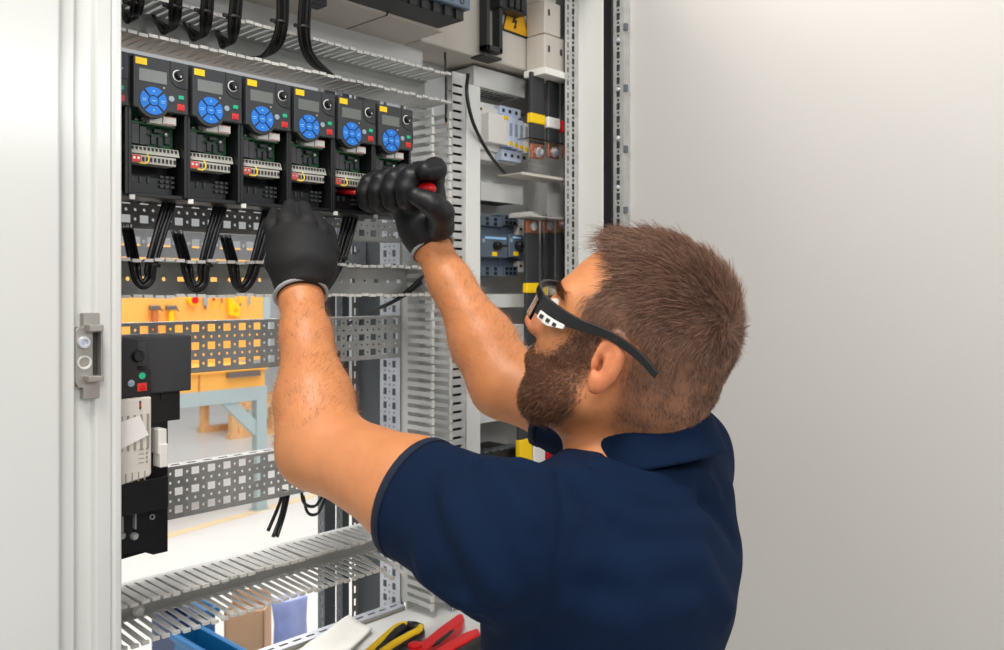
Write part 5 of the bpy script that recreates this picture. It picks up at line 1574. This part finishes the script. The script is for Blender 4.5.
# ---- screwdriver
sd = thing('screwdriver', 'red handled screwdriver held in the right glove, its blade in the fifth drive', 'screwdriver', tuple(c2w(HA)))
def W3(p): return tuple(c2w(np.asarray(p)))
m = MB(); pts = [HA+(HB_-HA)*t for t in (-.12, -.08, 0.0, .12, .5, .9, 1.0, 1.05, 1.07)]
m.tube([W3(p) for p in pts], [.0085, .0125, .0135, .0105, .0115, .0110, .0095, .006, .001], 14)
m.build('handle', M['red'], sd, smooth=True, label='red handle')
tip = HA - hax*.050
tip = FR(338, 191, 1.29)
m = MB(); m.tube([W3(HA-(HB_-HA)*.10), W3((HA+tip)/2), W3(tip)], [.0042, .0042, .0040], 10); m.build('shaft', M['red'], sd, smooth=True, label='red insulated shaft')
m = MB(); m.tube([W3(tip), W3(tip+(tip-HA)*.35)], [.0022, .0018], 8); m.build('blade', M['zinc'], sd, smooth=True)

# ---- glasses
def Wh(q): return tuple(c2w(hl2c(q)))
gs = MB()
def ribbon(pts, hts, th=.0022):
    """flat bar through local head points, tall in local z"""
    m = MB(); P = spline(pts, 6); n = len(P); hh = np.interp(np.linspace(0, 1, n), np.linspace(0, 1, len(hts)), hts)
    vs_ = []; fs = []
    for i, p in enumerate(P):
        t = norm(P[min(i+1, n-1)]-P[max(i-1, 0)]); nn = norm(np.cross(t, [0, 0, 1]))
        for (a, b) in ((-1, -1), (1, -1), (1, 1), (-1, 1)):
            vs_.append(Wh(np.array(p)+nn*th*a/2*1.3+np.array([0, 0, 1])*hh[i]*b/2))
    for i in range(n-1):
        for k in range(4): fs.append((i*4+k, i*4+(k+1) % 4, (i+1)*4+(k+1) % 4, (i+1)*4+k))
    fs += [(3, 2, 1, 0), tuple((n-1)*4+k for k in range(4))]
    m.add(vs_, fs); return m
mg = ribbon([(.095, -.066, .028), (.110, -.045, .034), (.1165, 0, .036), (.110, .045, .034), (.095, .066, .028)], [.010, .007, .006, .007, .010])
glasses = mg.build('safety_glasses', M['glass_frame'], person, bevel=.0006, label='black safety glasses with clear lenses')
for s in (1, -1):
    m = ribbon([(.094, .067*s, .022), (.072, .0735*s, .022), (.045, .0790*s, .026), (.010, .0835*s, .033), (-.024, .0870*s, .031), (-.049, .0865*s, .023)], [.022, .019, .012, .0090, .0085, .0075], .0038)
    m.build('temple', M['glass_frame'], glasses, bevel=.0008)
    m = ribbon([(.088, .0715*s, .0135), (.074, .0755*s, .0125), (.056, .0795*s, .016)], [.0085, .0095, .0045], .0030)
    v = m.build('side_vent', M['offwhite'], glasses, bevel=.0006)
    m = MB()
    for k in range(3):
        c = np.array([.0835-.0085*k, (.0750+.0016*k)*s, .0130])
        vv = [Wh(c+np.array([a*.0022, b*.0016*s, z*.0020])) for z in (-1, 1) for (a, b) in ((-1, -1), (1, -1), (1, 1), (-1, 1))]
        m.hexa(vv)
    m.build('vent_slot', M['slot'], glasses)
m = MB(); vs_ = []; fs = []
nU, nV = 24, 8
for i in range(nU+1):
    u = -1+2*i/nU
    for j in range(nV+1):
        v = j/nV
        y = .066*u; x = .1160-.021*abs(u)**2.2
        low = .002 + .006*abs(u)**2 + .008*math.exp(-(u/.16)**2)
        z = .034-.006*abs(u)**2 + (low-.034)*v
        vs_.append(Wh((x, y, z)))
for i in range(nU):
    for j in range(nV): fs.append((i*(nV+1)+j, (i+1)*(nV+1)+j, (i+1)*(nV+1)+j+1, i*(nV+1)+j+1))
m.add(vs_, fs); m.build('lens', M['lens'], glasses, smooth=True, solid=.0016, label='clear lens')
for s in (1, -1):
    m = MB(); c = np.array([.0855, .0325*s, .020]); 
    vs_ = []; fs = []; n1, n2 = 10, 14
    for i in range(n1+1):
        th_ = math.pi*i/n1
        for k in range(n2):
            ph = 2*math.pi*k/n2
            vs_.append(Wh(c+.0118*np.array([math.cos(th_), math.sin(th_)*math.cos(ph), math.sin(th_)*math.sin(ph)])))
    for i in range(n1):
        for k in range(n2): fs.append((i*n2+k, i*n2+(k+1) % n2, (i+1)*n2+(k+1) % n2, (i+1)*n2+k))
    m.add(vs_, fs); m.build('eye', M['eye'], person, smooth=True)

# ---- hair strands
def grad(p, fn, e=.0015):
    g = np.zeros((len(p), 3))
    for k in range(3):
        o_ = np.zeros(3, f32); o_[k] = e
        g[:, k] = fn((p+o_).astype(f32))-fn((p-o_).astype(f32))
    return g/np.maximum(np.linalg.norm(g, axis=1, keepdims=True), 1e-9)
tri = np.concatenate([BQ[:, [0, 1, 2]], BQ[:, [0, 2, 3]]])
TA = np.linalg.norm(np.cross(BV[tri[:, 1]]-BV[tri[:, 0]], BV[tri[:, 2]]-BV[tri[:, 0]]), axis=1)/2
TC = BV[tri].mean(1)
def sample(mask_w, n):
    w_ = TA*mask_w; w_ = w_/w_.sum()
    ids = rng.choice(len(tri), n, p=w_)
    r1 = np.sqrt(rng.random((n, 1))); r2 = rng.random((n, 1))
    t = tri[ids]
    return BV[t[:, 0]]*(1-r1)+BV[t[:, 1]]*r1*(1-r2)+BV[t[:, 2]]*r1*r2
def strands(name, pts3, mat_, rad, label=None):
    """pts3: (N, K, 3) strand points in the camera frame"""
    N, K, _ = pts3.shape
    cv = bpy.data.hair_curves.new(name)
    cv.add_curves([K]*N)
    Wp = c2w(pts3.reshape(-1, 3)) - np.array(ORG[person])
    cv.points.foreach_set('position', Wp.astype(f32).ravel())
    ra = cv.attributes.get('radius') or cv.attributes.new('radius', 'FLOAT', 'POINT')
    rr = np.tile(np.linspace(1, .35, K)*rad, N)
    ra.data.foreach_set('value', rr.astype(f32))
    cv.materials.append(mat_)
    o = bpy.data.objects.new(name, cv); COL.objects.link(o); o.parent = person; ORG[o] = ORG[person]
    if label: o['label'] = label
    return o
qT = head_local(TC.astype(f32))
inh = (np.abs(qT[:, 0]) < .16) & (qT[:, 2] > -.13) & (qT[:, 2] < .17) & (np.abs(qT[:, 1]) < .10)
earT = (np.abs(qT[:, 1]) > .0725) & (qT[:, 0] > -.019) & (qT[:, 0] < .018) & (qT[:, 2] > -.03) & (qT[:, 2] < .035)
hw_ = soft(qT, HAIR_POLY)*inh*(~earT)
P = sample(hw_, 46000)
Nn = grad(P.astype(f32), head_sdf)
q = head_local(P.astype(f32)).astype(float)
whorl = np.array([-.088, .030, .098])
fl_ = q-whorl
swirl = np.cross(np.tile(norm([-.6, .2, .75]), (len(q), 1)), fl_)
fl_ = fl_/np.maximum(np.linalg.norm(fl_, axis=1, keepdims=True), 1e-6) + .35*swirl/np.maximum(np.linalg.norm(swirl, axis=1, keepdims=True), 1e-6)
low = np.clip((.075-q[:, 2])/.05, 0, 1)[:, None]
side_dir = np.array([-.45, 0, -.85])
fl_ = fl_*(1-low)+side_dir*low
T_ = fl_ @ HM.T
T_ -= Nn*(T_*Nn).sum(1, keepdims=True)
T_ /= np.maximum(np.linalg.norm(T_, axis=1, keepdims=True), 1e-6)
top = np.clip((q[:, 2]-.055)/.06, 0, 1)
front = np.clip((q[:, 0]-.03)/.05, 0, 1)
clump = vnoise(P.astype(f32), 160, 21)
L_ = (.0036+.0036*np.clip((q[:, 2]+.05)/.09, 0, 1)+.013*top+.010*top*front)*(1+.25*rng.normal(size=len(P))).clip(.5, 1.6)
lift = (.18+.24*top+.85*front*top)[:, None]
jit = rng.normal(size=P.shape)*.16 + np.stack([vnoise(P.astype(f32), 120, 31), vnoise(P.astype(f32), 120, 32), vnoise(P.astype(f32), 120, 33)], 1)*.38
D0 = Nn*(lift+.15)+T_*.75+jit; D0 /= np.linalg.norm(D0, axis=1, keepdims=True)
D1 = Nn*lift*.25+T_*1.0+jit; D1 /= np.linalg.norm(D1, axis=1, keepdims=True)
K = 5; S_ = []
cur = P-Nn*.0008
S_.append(cur)
for k in range(1, K):
    a = k/(K-1)
    dd = D0*(1-a)+D1*a
    cur = cur+dd*(L_/(K-1))[:, None]
    S_.append(cur)
strands('hair', np.stack(S_, 1), M['hair'], .00026, 'short brown hair')
bw = soft(qT, BEARD_POLY)*inh*(~earT)
P = sample(bw, 15000); Nn = grad(P.astype(f32), head_sdf); q = head_local(P.astype(f32)).astype(float)
T_ = np.tile(np.array([.35, 0, -1.0]), (len(P), 1)) @ HM.T
T_ -= Nn*(T_*Nn).sum(1, keepdims=True); T_ /= np.maximum(np.linalg.norm(T_, axis=1, keepdims=True), 1e-6)
chin = np.clip((-.030-q[:, 2])/.05, 0, 1)
L_ = (.0024+.0060*chin)*(1+.25*rng.normal(size=len(P))).clip(.5, 1.6)
jit = rng.normal(size=P.shape)*.22
S_ = [P-Nn*.0006]; cur = P.copy()
for k in range(1, 4):
    dd = Nn*(.75-.18*k)+T_*(.35+.25*k)+jit; dd /= np.linalg.norm(dd, axis=1, keepdims=True)
    cur = cur+dd*(L_/3)[:, None]; S_.append(cur)
strands('beard', np.stack(S_, 1), M['beard'], .00028, 'short brown beard')
# eyebrows
eb = (np.abs(qT[:, 2]-.041) < .005) & (qT[:, 0] > .06) & (np.abs(qT[:, 1]) > .012) & (np.abs(qT[:, 1]) < .056) & inh
P = sample(eb.astype(float), 900); Nn = grad(P.astype(f32), head_sdf)
q = head_local(P.astype(f32)).astype(float)
sd_ = np.stack([-.4*np.ones(len(P)), np.sign(q[:, 1]), .2*np.ones(len(P))], 1) @ HM.T
dd = Nn*.4+sd_*.8+rng.normal(size=P.shape)*.15
S_ = [P, P+dd*.004, P+dd*.007]
strands('eyebrows', np.stack(S_, 1), M['beard'], .0002)
# arm hair
def armmask():
    w_ = np.zeros(len(TC))
    for E, Wr in ((EL, WL), (ER, WR)):
        d = rcone(TC.astype(f32), E+(Wr-E)*.1, E+(Wr-E)*.88, 0, 0)
        w_ += d < .055
    return np.clip(w_, 0, 1)
P = sample(armmask(), 7000); Nn = grad(P.astype(f32), body_sdf)
dl_ = np.linalg.norm(P-EL, axis=1) < np.linalg.norm(P-ER, axis=1)
T_ = np.where(dl_[:, None], norm(WL-EL), norm(WR-ER))*.7+np.array([.25, 0, -.5])
T_ -= Nn*(T_*Nn).sum(1, keepdims=True)
dd = Nn*.3+T_+rng.normal(size=P.shape)*.25; dd /= np.linalg.norm(dd, axis=1, keepdims=True)
S_ = [P, P+dd*.004, P+dd*.0075+rng.normal(size=P.shape)*.0006]
strands('arm_hair', np.stack(S_, 1), M['armhair'], .00009)
